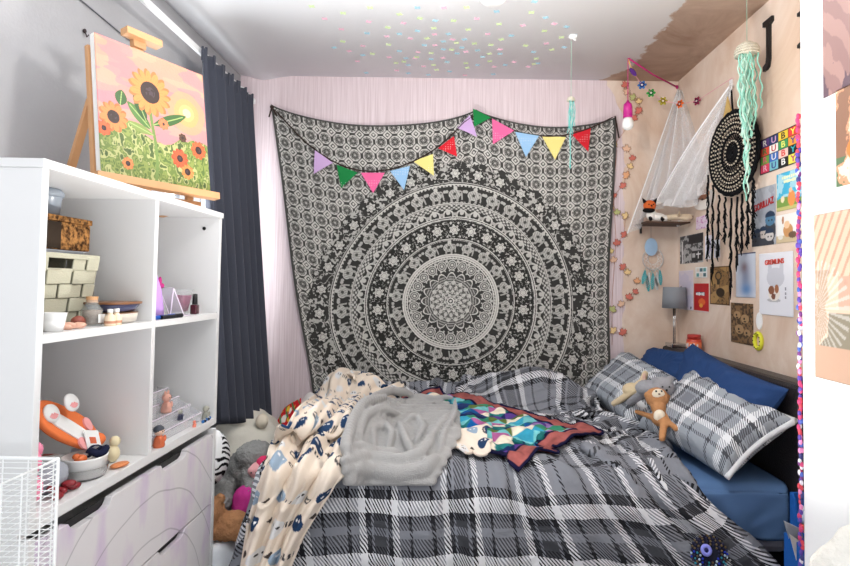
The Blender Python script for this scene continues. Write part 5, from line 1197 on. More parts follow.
# pins
for x, y, lb in ((732, 84, 'white pin holding the net on the plaster wall'),):
    q = RW(x, y); simple('wall_pin', MB().obox(q+[-.004, 0, 0], (.004, 0, 0), (0, .012, 0), (0, 0, .02)), white, lb, 'pin', bevel=.002)
q = RW(83, 31, XL); simple('wall_hook', MB().ell(q+[.006, 0, 0], (.006, .006, .008), 8).tube([q+[.006, 0, 0], q+[.014, 0, -.02], q+[.02, 0, -.012]], .0022, 6), mat('dark_steel', (70, 60, 60), .4, .8), 'small dark hook on the grey wall left of the painting', 'hook', smooth=True)

# ------------------------------------------------------------------ bed
BX0, BX1, BY0, BY1, BZ = -.66, 1.175, 1.93, 3.09, .53
bed = thing('bed', 'double bed with a dark headboard against the plaster wall', 'bed', (.2, 2.5, 0))
dkl = mat('dark_leather', (46, 42, 44), .38, bump=.25, bscale=180)
obj('headboard', MB().box((1.187, 1.88, .10), (1.283, 3.115, .893)), dkl, bed, bevel=.018)
obj('bed_base', MB().box((BX0+.02, BY0+.02, .07), (1.186, BY1-.01, .30)), mat('black_base_fabric', (30, 30, 34), .9), bed, bevel=.01)
for x in (BX0+.08, 1.12):
    for y in (BY0+.08, BY1-.08): obj('leg', MB().tube([(x, y, 0), (x, y, .07)], .022, 12), black, bed)
sheet = mat('blue_sheet', (92, 124, 168), .85, var=.08, vscale=6)
nx, ny = 90, 60
mt = MB()
mt.box((BX0, BY0, .30), (1.183, BY1, BZ))
o = obj('mattress', mt, mat('mattress_ticking', (190, 186, 196), .9), bed, bevel=.03)
# fitted sheet over the side, gathered in soft pleats
s, t = np.meshgrid(np.linspace(0, 1, 160), np.linspace(0, 1, 40))
gx = BX0+.02+(1.17-BX0-.02)*s; ang = np.clip(t*1.0, 0, 1)
gy = np.where(t < .5, BY0+.5*(1-t/.5), BY0-.012); gz = np.where(t < .5, BZ+.012, BZ+.012-(t-.5)/.5*.185)
rr = .03; e = np.clip((t-.46)/.08, 0, 1); gy = np.where((t > .46)*(t < .54), BY0-.012+.03*(1-np.sin(e*PI/2)), gy); gz = np.where((t > .46)*(t < .54), BZ+.012-.03*(1-np.cos(e*PI/2)), gz)
wr_ = fbm(s*26+t*5, t*5+s*3, 3, 130)-.5; d_ = np.clip((t-.45)*3, 0, 1)
gy = gy-d_*(wr_*.012+.003*np.sin(s*70+t*9)); gz = gz+(1-d_)*.01*wr_
grid_obj('fitted_sheet', np.stack([gx, gy, gz], -1), sheet, bed, solid=.004)

# heightfield the cloth falls on
HX0, HY0, HS = -1.35, 1.30, .01; HNX, HNY = 275, 182
hx = HX0+HS*np.arange(HNX); hy = HY0+HS*np.arange(HNY); HXg, HYg = np.meshgrid(hx, hy)
def sst(x): x = np.clip(x, 0, 1); return x*x*(3-2*x)
Hf = (BZ+.015)*sst((HXg-BX0+.085)/.08)*sst((HYg-BY0+.10)/.095)
def gau(x, y, sx, sy, h): return h*np.exp(-((HXg-x)/sx)**2-((HYg-y)/sy)**2)
ontop = Hf > .5
Hf = Hf+ontop*(gau(.42, 2.93, .22, .15, .19)+gau(-.52, 2.96, .22, .14, .10)+gau(0, 3.05, .5, .08, .11)+gau(.0, 2.35, .5, .3, .02)+gau(.62, 2.78, .12, .2, .07))
def Hs(x, y):
    u = np.clip((x-HX0)/HS, 0, HNX-1.001); v = np.clip((y-HY0)/HS, 0, HNY-1.001); i = u.astype(int); j = v.astype(int); f = u-i; g = v-j
    return Hf[j, i]*(1-f)*(1-g)+Hf[j, i+1]*f*(1-g)+Hf[j+1, i]*(1-f)*g+Hf[j+1, i+1]*f*g
def drape(Pi, U, V, steps=160, th=.008, fr=.35, stiff=.25, it=4, ymax=3.11, zmin=.012, dt2=.0009, xmax=2):
    """Verlet cloth falling on the heightfield; U,V rest coordinates (metres)"""
    X = Pi.copy(); Xp = X.copy(); R0 = np.stack([U, V], -1)
    def cons(dj, di, parts, k):
        ny, nx = X.shape[:2]
        for p in range(parts):
            if di and not dj: sl_a = (slice(None), slice(p*di, nx-di, 1)); 
            a = X[max(0, -dj):ny-max(0, dj), max(0, -di):nx-max(0, di)]
        return
    ny, nx = X.shape[:2]
    spec = [(0, 1, 1.0), (1, 0, 1.0), (1, 1, .5), (1, -1, .5), (0, 2, stiff), (2, 0, stiff), (0, 4, stiff*.5), (4, 0, stiff*.5)]
    pre = []
    for dj, di, k in spec:
        A_ = (slice(0, ny-dj), slice(max(0, -di), nx-max(0, di))); B_ = (slice(dj, ny), slice(max(0, di), nx-max(0, -di)))
        pre.append((A_, B_, np.linalg.norm(R0[B_]-R0[A_], axis=-1), k))
    cnt = np.zeros((ny, nx, 1))
    for A_, B_, L0, k in pre: cnt[A_] += 1; cnt[B_] += 1
    for st in range(steps):
        damp = .965
        vel = (X-Xp)*damp; Xp = X.copy(); X += vel; X[..., 2] -= dt2*9.8*.1
        for _ in range(it):
            D = np.zeros_like(X)
            for A_, B_, L0, k in pre:
                d = X[B_]-X[A_]; l = np.sqrt((d*d).sum(-1))+1e-9; c = (d*((l-L0)/l*k*.5)[..., None])
                if k < 1: c = c*(l < L0)[..., None] if k <= stiff else c
                D[A_] += c; D[B_] -= c
            X += D*(1.9/cnt*1.6)
        h = Hs(X[..., 0], X[..., 1])+th; pen = h-X[..., 2]; m = pen > 0
        if m.any():
            e = .012; gx_ = (Hs(X[..., 0]+e, X[..., 1])-Hs(X[..., 0]-e, X[..., 1]))/(2*e); gy_ = (Hs(X[..., 0], X[..., 1]+e)-Hs(X[..., 0], X[..., 1]-e))/(2*e)
            n = np.stack([-gx_, -gy_, np.ones_like(gx_)], -1); n /= np.linalg.norm(n, axis=-1, keepdims=True)
            push = np.minimum(pen*n[..., 2], .02)
            X = np.where(m[..., None], X+n*push[..., None], X)
            tv = (X-Xp); tn = (tv*n).sum(-1, keepdims=True)*n; X = np.where(m[..., None], X-(tv-tn)*fr, X)
        X[..., 1] = np.minimum(X[..., 1], ymax); X[..., 0] = np.minimum(X[..., 0], xmax); X[..., 2] = np.maximum(X[..., 2], zmin)
    return X
def upsample(G, k):
    """separable cubic resampling of a grid"""
    def up(A, k):
        n = A.shape[0]; t = np.linspace(0, n-1, (n-1)*k+1); i = np.clip(t.astype(int), 0, n-2); f = (t-i).reshape((-1,)+(1,)*(A.ndim-1))
        p0, p1, p2, p3 = A[np.clip(i-1, 0, n-1)], A[i], A[i+1], A[np.clip(i+2, 0, n-1)]
        return .5*(2*p1+(p2-p0)*f+(2*p0-5*p1+4*p2-p3)*f*f+(3*p1-p0-3*p2+p3)*f**3)
    return np.swapaxes(up(np.swapaxes(up(G, k), 0, 1), k), 0, 1)
def smoothg(X, n=1):
    for _ in range(n):
        Y = X.copy(); Y[1:-1, 1:-1] = X[1:-1, 1:-1]*.4+.15*(X[:-2, 1:-1]+X[2:, 1:-1]+X[1:-1, :-2]+X[1:-1, 2:]); X = Y
    return X
def settle(G, th):
    """adds a draped cloth to the heightfield"""
    global Hf
    Q = upsample(G, 3).reshape(-1, 3); i = ((Q[:, 0]-HX0)/HS+.5).astype(int); j = ((Q[:, 1]-HY0)/HS+.5).astype(int)
    ok = (i >= 0)*(i < HNX)*(j >= 0)*(j < HNY); T = np.zeros_like(Hf); np.maximum.at(T, (j[ok], i[ok]), Q[ok, 2]+th)
    for _ in range(2): T = np.maximum(T, np.maximum(np.roll(T, 1, 0), np.roll(T, 1, 1))*(T == 0))
    Hn = np.maximum(Hf, T)
    Hf = (Hn*2+np.roll(Hn, 1, 0)+np.roll(Hn, -1, 0)+np.roll(Hn, 1, 1)+np.roll(Hn, -1, 1))/6

def plaid(name, base_c, dark, white_c, mid, pu, pv, seq_u, seq_v, rough=.9):
    m = bpy.data.materials.new(name); m.use_nodes = True; nt = m.node_tree; b = nt.nodes['Principled BSDF']; b.inputs['Roughness'].default_value = rough; b.inputs['Specular IOR Level'].default_value = .12
    N = nt.nodes.new; K = nt.links.new
    uv = N('ShaderNodeUVMap'); uv.uv_map = 'UVMap'; sp = N('ShaderNodeSeparateXYZ'); K(uv.outputs[0], sp.inputs[0])
    cm = dict(b=base_c, d=dark, w=white_c, m=mid)
    outs = []
    for ax, per, seq in (('X', pu, seq_u), ('Y', pv, seq_v)):
        dv = N('ShaderNodeMath'); dv.operation = 'DIVIDE'; dv.inputs[1].default_value = per; K(sp.outputs[ax], dv.inputs[0])
        fr_ = N('ShaderNodeMath'); fr_.operation = 'FRACT'; K(dv.outputs[0], fr_.inputs[0])
        r = N('ShaderNodeValToRGB'); r.color_ramp.interpolation = 'CONSTANT'; els = r.color_ramp.elements
        while len(els) > 1: els.remove(els[-1])
        els[0].position = 0; els[0].color = (*lin(cm[seq[0][1]]), 1)
        for p_, c_ in seq[1:]: q = els.new(p_); q.color = (*lin(cm[c_]), 1)
        K(fr_.outputs[0], r.inputs[0]); outs.append(r.outputs[0])
    ad = N('ShaderNodeMath'); K(sp.outputs['X'], ad.inputs[0]); K(sp.outputs['Y'], ad.inputs[1])
    ml = N('ShaderNodeMath'); ml.operation = 'MULTIPLY'; ml.inputs[1].default_value = 85; K(ad.outputs[0], ml.inputs[0])
    fr2 = N('ShaderNodeMath'); fr2.operation = 'FRACT'; K(ml.outputs[0], fr2.inputs[0])
    gt_ = N('ShaderNodeMath'); gt_.operation = 'GREATER_THAN'; gt_.inputs[1].default_value = .5; K(fr2.outputs[0], gt_.inputs[0])
    mx = N('ShaderNodeMix'); mx.data_type = 'RGBA'; K(gt_.outputs[0], mx.inputs['Factor']); K(outs[0], mx.inputs['A']); K(outs[1], mx.inputs['B'])
    tc = N('ShaderNodeTexCoord'); n = N('ShaderNodeTexNoise'); n.inputs['Scale'].default_value = 400; K(tc.outputs['Object'], n.inputs['Vector'])
    bp = N('ShaderNodeBump'); bp.inputs['Strength'].default_value = .15; bp.inputs['Distance'].default_value = .002; K(n.outputs['Fac'], bp.inputs['Height'])
    n3 = N('ShaderNodeTexNoise'); n3.inputs['Scale'].default_value = 7; n3.inputs['Detail'].default_value = 3; n3.inputs['Distortion'].default_value = 1.6; K(tc.outputs['Object'], n3.inputs['Vector'])
    b3 = N('ShaderNodeBump'); b3.inputs['Strength'].default_value = .55; b3.inputs['Distance'].default_value = .035; K(n3.outputs['Fac'], b3.inputs['Height']); K(bp.outputs[0], b3.inputs['Normal']); K(b3.outputs[0], b.inputs['Normal'])
    K(mx.outputs['Result'], b.inputs['Base Color']); return m
SEQ = [(0, 'b'), (.16, 'd'), (.20, 'b'), (.30, 'w'), (.38, 'd'), (.44, 'b'), (.47, 'm'), (.62, 'b'), (.65, 'd'), (.70, 'w'), (.78, 'b'), (.90, 'd'), (.93, 'b')]
# the broad bands of the duvet: one long repeat down its length
SEQV = [(0, 'b'), (.06, 'd'), (.10, 'b'), (.22, 'm'), (.26, 'b'), (.50, 'd'), (.55, 'w'), (.615, 'd'), (.65, 'm'), (.70, 'b'), (.74, 'm'), (.77, 'd'), (.805, 'w'), (.87, 'd'), (.91, 'b')]
duv = plaid('grey_plaid_duvet', (130, 133, 141), (38, 38, 42), (218, 219, 223), (72, 73, 78), .31, .42, SEQ, SEQV)
pil_m = plaid('grey_plaid_pillow', (158, 164, 172), (78, 80, 86), (228, 230, 234), (126, 130, 138), .34, .36, SEQ, SEQ)

# pillows first: the duvet tucks against them
def pillow(name, c00, c10, c11, c01, th, m, label, cat='pillow', seed=0, rump=.012, nx=64, ny=44, group=None):
    """c.. corners (u,v); bulged both ways"""
    c00, c10, c11, c01 = [np.array(q, float) for q in (c00, c10, c11, c01)]
    u, v = np.meshgrid(np.linspace(0, 1, nx), np.linspace(0, 1, ny)); U_ = (c10-c00); V_ = (c01-c00); nrm = np.cross(U_, V_); nrm /= np.linalg.norm(nrm)
    if nrm[2] < 0: nrm = -nrm
    Lu, Lv = np.linalg.norm(U_), np.linalg.norm(V_)
    ins = .035*np.sin(PI*u)*0
    su = u+(.5-u)*.10*np.sin(PI*v)*np.abs(2*u-1)**3; sv = v+(.5-v)*.12*np.sin(PI*u)*np.abs(2*v-1)**3
    base_ = (c00[None, None]*(1-su)[..., None]*(1-sv)[..., None]+c10*su[..., None]*(1-sv)[..., None]+c11*su[..., None]*sv[..., None]+c01*(1-su)[..., None]*sv[..., None])
    prof = (np.clip(1-(2*u-1)**4, 0, 1)*np.clip(1-(2*v-1)**4, 0, 1))**.5
    edge_ = np.minimum(np.minimum(u, 1-u)*Lu, np.minimum(v, 1-v)*Lv)
    a = np.arctan2(v-.5, u-.5)
    wr = (np.abs(fbm(u*3.2+seed, v*2.6+seed, 3, seed+3)-.5)*-2+.5)*rump*1.6+ .5*rump*np.sin(a*22+6*fbm(u*3, v*3, 2, seed))*np.clip(1-edge_/.11, 0, 1)*(edge_ > .004)
    wr = wr*np.clip(edge_/.03, 0, 1)
    G1 = base_+nrm*(th/2*prof+wr)[..., None]; G2 = base_-nrm*(th/2*prof*.9)[..., None]
    t = thing(name, label, cat, [base_[..., 0].mean(), base_[..., 1].mean(), G2[..., 2].min()], group)
    uv = np.stack([u*Lu, v*Lv], -1)
    grid_obj('pillow_front', G1, m, t, uv=uv); grid_obj('pillow_back', G2[:, ::-1], m, t, uv=uv[:, ::-1])
    bp_ = [G1[0, i] for i in range(0, nx, 3)]+[G1[j, -1] for j in range(0, ny, 3)]+[G1[-1, i] for i in range(nx-1, 0, -3)]+[G1[j, 0] for j in range(ny-1, 0, -3)]
    return t, bp_, G1
navy = mat('navy_pillow_cotton', (44, 70, 116), .85, bump=.15, bscale=120)
t, _, g = pillow('navy_pillow', (1.00, 3.06, .70), (1.06, 2.46, .70), (1.165, 2.46, .905), (1.14, 3.06, .875), .15, navy, 'blue pillow lying furthest back against the dark headboard', seed=2); settle(g, 0)
t, _, g = pillow('navy_pillow', (1.02, 2.60, .66), (1.04, 1.93, .62), (1.163, 1.90, .875), (1.145, 2.62, .955), .13, navy, 'large blue pillow leaning on the headboard behind the near plaid pillow', seed=5); settle(g, 0)
t, bp_, g = pillow('plaid_pillow', (.72, 3.03, .62), (.78, 2.42, .60), (1.08, 2.45, .775), (1.00, 3.06, .850), .17, pil_m, 'grey plaid pillow at the back, behind the plush toys', seed=8, rump=.016); settle(g, 0)
t, bp_, g = pillow('plaid_pillow', (.80, 2.36, .625), (.935, 1.875, .58), (1.165, 1.87, .775), (1.105, 2.50, .845), .16, pil_m, 'large grey plaid pillow at the near side of the bed, right of the plush toys', seed=4, rump=.012)
obj('white_underside_hem', MB().tube([g[j, -1] for j in range(0, 44, 2)]+[g[43, i] for i in range(63, 30, -4)], .010, 6), mat('white_pillow_lining', (220, 222, 226), .9), t, smooth=True); settle(g, 0)

# duvet
def onbed(px, py, lift=0.0):
    r = ray(px, py); o_ = np.array([0, 0, H]); k = np.linspace(1.75, 3.1, 700); q = o_+r[None]*(k/r[1])[:, None]
    h = Hs(q[:, 0], q[:, 1]); i = np.argmax(q[:, 2] < h) if (q[:, 2] < h).any() else -1
    p = q[i].copy(); p[2] += lift; return p
def gnormals(G):
    a = np.gradient(G, axis=1); b = np.gradient(G, axis=0); n = np.cross(a, b); n /= np.linalg.norm(n, axis=-1, keepdims=True)+1e-9
    return n
def creases(u, v, f, seed, warp=1.2):
    """sharp fold lines: 1 on a crest, 0 away from it"""
    w = fbm(u*f*.6, v*f*.6, 3, seed+40); n = fbm(u*f+w*warp, v*f+w*warp, 2, seed)
    return np.clip(1-np.abs(n-.5)*8, 0, 1)**1.3
nu, nv = 124, 124; W_, Lh = 2.28, 2.25
U, V = np.meshgrid(np.linspace(0, W_, nu), np.linspace(0, Lh, nv))
fv = V/Lh; yv = 1.36+(3.10-1.36)*(fv*1.22-.22*fv**2.0)
right = 1.34-.48*sst((yv-1.50)/.75)-.14*sst((yv-2.55)/.4)
left = -.86+.05*sst((yv-1.9)/.6)
fu = U/W_; x_ = left+(right-left)*fu; z_ = .80+.05*(fbm(U*5, V*5, 3, 50)-.5)
z_ = z_+(.35+.65*np.clip(fv*1.3-.2, 0, 1))*(.10*(np.abs(np.sin(U*13+5*fbm(U*2, V*2, 2, 51)+V*7))-.5)+.06*np.sin(U*19-V*9+4*fbm(U*3, V*3, 2, 52)))
Dv = drape(np.stack([x_, yv, z_], -1), U, V, steps=210, th=.022, stiff=.10, it=5, fr=.5, xmax=1.155)
Dv = smoothg(Dv, 2); Gd = upsample(Dv, 3); Uu = upsample(np.stack([U, V], -1), 3); uu, vv = Uu[..., 0], Uu[..., 1]
topness = sst((uu*0+Gd[..., 2]-.45)/.15); Nd2 = gnormals(Gd)
dsp = .028*creases(uu, vv, 2.6, 61)*(.5+.5*topness)+.020*creases(uu, vv*.8, 3.9, 66)*(.45+.55*topness)+.007*creases(uu, vv, 8, 67)+.006*creases(uu, vv, 5.0, 62)*topness+.016*(1-topness)*(np.sin(uu*21+3*fbm(uu*2, vv*1.2, 2, 63)))
dsp = dsp+.024*(fbm(uu*2.2, vv*2.2, 3, 64)-.3)
Gd = Gd+Nd2*np.where(Nd2[..., 2:3] < -.2, -1, 1)*dsp[..., None]
Hkeep = Hf.copy(); settle(Dv, .0)
for pts, am, wd_ in (([(640, 425), (680, 470), (720, 520), (742, 560)], .040, .022), ([(610, 425), (640, 470), (662, 520), (672, 560)], .038, .024), ([(575, 422), (600, 460), (612, 510)], .034, .022), ([(560, 455), (572, 500), (562, 560)], .028, .024),
                     ([(480, 448), (500, 480), (504, 512)], .026, .02), ([(662, 442), (705, 480), (738, 530)], .036, .02), ([(520, 458), (535, 490), (528, 530)], .024, .018), ([(440, 472), (432, 520), (414, 560)], .026, .024),
                     ([(500, 388), (540, 378), (585, 386), (603, 404)], .045, .03), ([(530, 400), (560, 392), (590, 404)], .035, .02), ([(545, 424), (590, 415), (628, 424)], .034, .02), ([(310, 408), (345, 394), (385, 388)], .04, .03), ([(330, 420), (362, 404)], .03, .02), ([(600, 440), (560, 446), (520, 444)], .022, .016), ([(625, 450), (650, 462), (668, 490)], .024, .016)):
    W2 = np.array([onbed(x, y) for x, y in pts]); k_ = np.linspace(0, len(W2)-1, 26); W2 = np.stack([np.interp(k_, range(len(W2)), W2[:, c]) for c in range(3)], -1)
    for _ in range(3): W2[1:-1] = (W2[:-2]+2*W2[1:-1]+W2[2:])/4
    dm_ = np.full(Gd.shape[:2], 9.); en = np.ones_like(dm_)
    for i_, q in enumerate(W2):
        d2 = ((Gd-q)**2).sum(-1); cl = d2 < dm_; dm_ = np.where(cl, d2, dm_); en = np.where(cl, min(1, .25+min(i_, 25-i_)/6), en)
    d_ = np.sqrt(dm_); Gd = Gd+Nd2*np.where(Nd2[..., 2:3] < -.2, -1, 1)*(.75*am*en*(np.exp(-(d_/wd_)**2)-.15*np.exp(-((d_-2.1*wd_)/(.9*wd_))**2)))[..., None]
Hf = Hkeep
Gd[..., 1] -= .022*sst((.58-Gd[..., 2])/.12)
Gd[..., 0] += .34*sst((.60-Gd[..., 2])/.40)*sst((uu/W_-.5)/.5)
Gd[..., 1] = np.minimum(Gd[..., 1], 3.112); Gd[..., 0] = np.minimum(Gd[..., 0], 1.16)
duvet = grid_obj('duvet', Gd, duv, None, uv=Uu, solid=.012, org=(0, 2.4, .5), label='large rumpled grey plaid duvet spread over the bed', cat='duvet')
settle(Gd[::2, ::2], .014)

# star patchwork quilt, grey fleece and cream blanket lying on the duvet
cloth_c = mat('printed_cloth', rough=.9, attr=True, bump=.2, bscale=260)
def lay(P0, U, V, seed, steps=150, th=.01, up=3, cr=.012, **kw):
    X = drape(P0, U, V, steps=steps, th=th, **kw); G = upsample(X, up); Q = upsample(np.stack([U, V], -1), up)
    n = gnormals(G); n = n*np.where(n[..., 2:3] < -.2, -1, 1); G = G+n*(cr*creases(Q[..., 0], Q[..., 1], 4.5, seed)+cr*.5*creases(Q[..., 0], Q[..., 1], 9, seed+1))[..., None]
    G[..., 1] = np.minimum(G[..., 1], 3.10); return G, Q[..., 0], Q[..., 1]
def bilin(c00, c10, c11, c01, fu, fv):
    c = [np.array(q, float) for q in (c00, c10, c11, c01)]
    return c[0]*((1-fu)*(1-fv))[..., None]+c[1]*(fu*(1-fv))[..., None]+c[2]*(fu*fv)[..., None]+c[3]*((1-fu)*fv)[..., None]
# quilt: u along its length, v across (v=0 near edge)
QL, QW = 1.12, .62
U, V = np.meshgrid(np.linspace(0, QL, 90), np.linspace(0, QW, 54)); fu, fv = U/QL, V/QW
B0 = bilin((-.40, 2.52, .9), (.25, 2.03, .9), (.58, 2.24, .9), (-.06, 3.02, .9), fu, fv)
B0[..., 0] += -.10*np.sin(PI*fu)*(1-fv)*0; B0[..., 2] += .05*np.sin(fu*16+fv*4)*.6+.04*(fbm(U*9, V*9, 2, 70)-.5)
G, u, v = lay(B0, U, V, 71, steps=120, cr=.007, stiff=.15)
def quiltcol(u, v):
    rq = np.random.default_rng(5); pal = np.array([lin(c) for c in [(24, 92, 160), (60, 160, 190), (92, 62, 142), (236, 226, 206), (96, 116, 58), (44, 60, 110), (120, 196, 200), (150, 120, 180), (40, 120, 120), (236, 226, 206), (30, 44, 90), (176, 96, 150), (58, 140, 110)]])
    p = .062; i = np.floor(u/p).astype(int); j = np.floor(v/p).astype(int); a = (u/p) % 1; b = (v/p) % 1
    tri = np.where((i+j) % 2 == 0, a > b, a+b > 1).astype(int)
    key = (i*7+j*13+tri*5+(i//3)*3+(j//3)*11) % 13; img = pal[key]
    img = img*(.75+.5*fbm(u*50, v*50, 3, 73))[..., None]
    bd = np.minimum(np.minimum(u+.05, QL-u), np.minimum(v+.2, QW-v)); 
    red = L((156, 88, 84))*(.5+1.0*fbm(u*36, v*36, 3, 74))[..., None]
    img = np.where((bd < .09)[..., None], red, img); img = mixc(img, (bd < .10)*(bd > .082), L((24, 24, 56))); return mixc(img, np.minimum(np.minimum(u, QL-u), np.minimum(v, QW-v)) < .012, L((24, 24, 56)))
qo = grid_obj('patchwork_quilt', G, cloth_c, None, col=quiltcol(u, v), solid=.008, org=(.1, 2.5, .7), label='patchwork quilt of blue, teal and purple stars with a red border, crumpled on the duvet', cat='quilt')
settle(G[::3, ::3], .006)
# cream blanket with navy blobs
GW, GL = .44, 1.45
ll = [(352, 388), (320, 400), (292, 420), (272, 446), (262, 470), (254, 500), (246, 535), (240, 568), (234, 605)]
rl = [(404, 390), (396, 402), (380, 424), (362, 446), (346, 470), (326, 500), (305, 535), (290, 568), (276, 605)]
def bpt(x, y):
    if y > 462: return P(x, y, 1.80-.0004*(y-462))
    q = onbed(x, y); return q if q[2] > .45 else P(x, y, 1.95)
LA = np.array([bpt(*q) for q in ll]); RA = np.array([bpt(*q) for q in rl])
nv_, nu_ = 300, 150
def spl(A, n):
    t = np.linspace(0, len(A)-1, n); i = np.clip(t.astype(int), 0, len(A)-2); f = (t-i)[:, None]; g = lambda k: A[np.clip(k, 0, len(A)-1)]
    p0, p1, p2, p3 = g(i-1), g(i), g(i+1), g(i+2); return .5*(2*p1+(p2-p0)*f+(2*p0-5*p1+4*p2-p3)*f*f+(3*p1-p0-3*p2+p3)*f**3)
LS, RS = spl(LA, nv_), spl(RA, nv_); fu = np.linspace(0, 1, nu_)[None, :, None]
G = LS[:, None]*(1-fu)+RS[:, None]*fu; fv = np.linspace(0, 1, nv_)[:, None]; fu2 = fu[..., 0]+0*fv
hh = Hs(G[..., 0], G[..., 1]); on_ = sst((G[..., 1]-1.86)/.06)*sst((G[..., 0]+.80)/.06); G[..., 2] = np.where(on_ > .5, np.maximum(G[..., 2], hh+.01), G[..., 2])
G = smoothg(G, 25); G[..., 2] = G[..., 2]+.012*on_
wid = np.linalg.norm(RS-LS, axis=1)[:, None]; arc = np.r_[0, np.cumsum(np.linalg.norm(np.diff((LS+RS)/2, axis=0), axis=1))][:, None]
u = (fu2-.5)*(wid*1.35)+.3; v = (1.6-arc)+0*fu2
ns_ = gnormals(G); ns_ = ns_*np.where((ns_*np.array([0, -1, .8])).sum(-1, keepdims=True) < 0, -1, 1)
am_ = .010+.016*sst((fv-.15)/.4)
G = G+ns_*(am_*np.sin(fu2*2*PI*3.2+3.5*fbm(fu2*2, fv*4, 2, 88)+fv*3)+.012*creases(fu2*1.4, fv*2.2, 3.0, 89)+.006*np.sin(fu2*2*PI*8+fv*9+3*fbm(fu2*3, fv*5, 2, 90))+.014)[..., None]
def ghostcol(u, v):
    img = base(u, (236, 222, 206)); rg = np.random.default_rng(3); p = .098
    for i in range(-1, int(.75/p)+1):
        for j in range(int(1.7/p)+1):
            cx_ = (i+.5+(j % 2)*.5)*p+rg.uniform(-.015, .015); cy_ = (j+.5)*p+rg.uniform(-.015, .015); k = rg.integers(0, 5); r = rg.uniform(.023, .029)
            c = [(38, 62, 96), (44, 70, 104), (38, 62, 96), (150, 170, 190), (226, 226, 226)][k]
            sel = (np.abs(u-cx_) < .07)*(np.abs(v-cy_) < .07)
            if not sel.any(): continue
            img = circ(img, u, v, cx_, cy_, r*.88, r, c)
            for e in (-1, 1): img = circ(img, u, v, cx_+e*r*.30, cy_+.006, .0042, .0042, (240, 240, 240) if k < 4 else (60, 60, 60))
            # small marks in between
            a, b = cx_+p*.5+rg.uniform(-.01, .01), cy_+rg.uniform(-.02, .02); kk = rg.integers(0, 3)
            if kk == 0: img = mixc(img, (np.abs(u-a) < .016)*(np.abs(v-b) < .009)*(np.sin(u*600) > -.1), L((70, 66, 70)))
            elif kk == 1: img = mixc(img, (np.abs(u-a)+np.abs(v-b) < .012), L((80, 70, 66)))
            else: img = mixc(img, np.abs(np.hypot(u-a, v-b)-.011) < .003, L((90, 84, 84)))
    return img
gb = grid_obj('printed_blanket', G, mat('soft_printed_fleece', rough=.95, attr=True, bump=.3, bscale=200), None, col=ghostcol(u, v), solid=.009, org=(-.6, 2.1, .5), label='cream fleece blanket printed with navy round faces, trailing over the foot of the bed', cat='blanket')
settle(G[::3, ::3], .006)
# its other crumpled end that shows between the grey fleece and the quilt
U, V = np.meshgrid(np.linspace(0, .26, 40), np.linspace(0, .17, 28)); fu, fv = U/.26, V/.17
B0 = bilin((-.02, 2.07, .85), (.13, 2.06, .85), (.14, 2.15, .85), (-.02, 2.17, .85), fu, fv); B0[..., 2] += .03*np.sin(fu*20+fv*9)+.03*(fbm(U*14, V*14, 2, 85)-.5)
G, u, v = lay(B0, U, V, 86, steps=70, cr=.006)
grid_obj('blanket_end', G, MATS['soft_printed_fleece'], gb, col=ghostcol(u+.3, v+.4), solid=.009)
settle(G[::3, ::3], .006)
# grey fleece throw, heaped
FX = lambda pts: [onbed(x, y) for x, y in pts]
parts = []
for x in range(350, 456, 5):
    for y in range(402, 486, 3):
        lo = 350+max(0, (430-y))*.25; hi = 455-max(0, (y-440))*.55-max(0, 412-y)*1.2
        if lo <= x <= hi and not (x < 368 and y < 412):
            q = onbed(x, y); parts.append((q+[0, 0, .006], (.026, .030, .012)))
def fold(pts, r, lift=1.5, m=34):
    w = np.array(FX(pts)); t_ = np.linspace(0, len(w)-1, m); W2 = np.stack([np.interp(t_, range(len(w)), w[:, k]) for k in range(3)], -1)
    for _ in range(2): W2[1:-1] = (W2[:-2]+W2[1:-1]*2+W2[2:])/4
    for i, q in enumerate(W2):
        e = min(i, m-1-i)/m; rr = r*.95*(.6+.4*min(1, e*6)); parts.append((q+[0, 0, rr*lift+.010], (rr, rr, rr*1.25)))
for pts, r in (([(345, 480), (370, 484), (400, 489), (425, 484), (436, 468)], .026), ([(343, 470), (368, 470), (398, 474), (420, 468), (432, 450)], .023), ([(352, 478), (345, 458), (352, 432), (362, 414), (385, 404)], .022),
               ([(362, 462), (358, 444), (366, 424), (380, 418), (398, 420)], .019), ([(374, 456), (372, 440), (384, 432), (392, 442), (388, 456)], .017), ([(398, 430), (405, 448), (412, 462)], .018), ([(404, 428), (418, 424), (424, 436), (416, 448)], .015),
               ([(412, 468), (428, 452), (438, 436), (450, 420)], .017), ([(366, 408), (390, 398), (412, 400)], .018), ([(412, 400), (434, 404), (452, 402)], .012), ([(455, 404), (455, 422), (444, 440), (438, 462)], .013), ([(352, 454), (376, 462), (402, 464)], .018)):
    fold(pts, r)
ff = mat('grey_fleece', (168, 167, 166), .98, bump=.5, bscale=220, sheen=.3, var=.06, vscale=60)
fo = blob('fleece_throw', parts, ff, None, vox=.006, smooth=2, fuzz=.003, fsize=.018, org=(-.2, 2.1, .6), label='plain light grey fleece throw heaped in folds on the front of the bed', cat='throw')
def top_at(x, y): return float(Hs(np.array([x]), np.array([y]))[0])

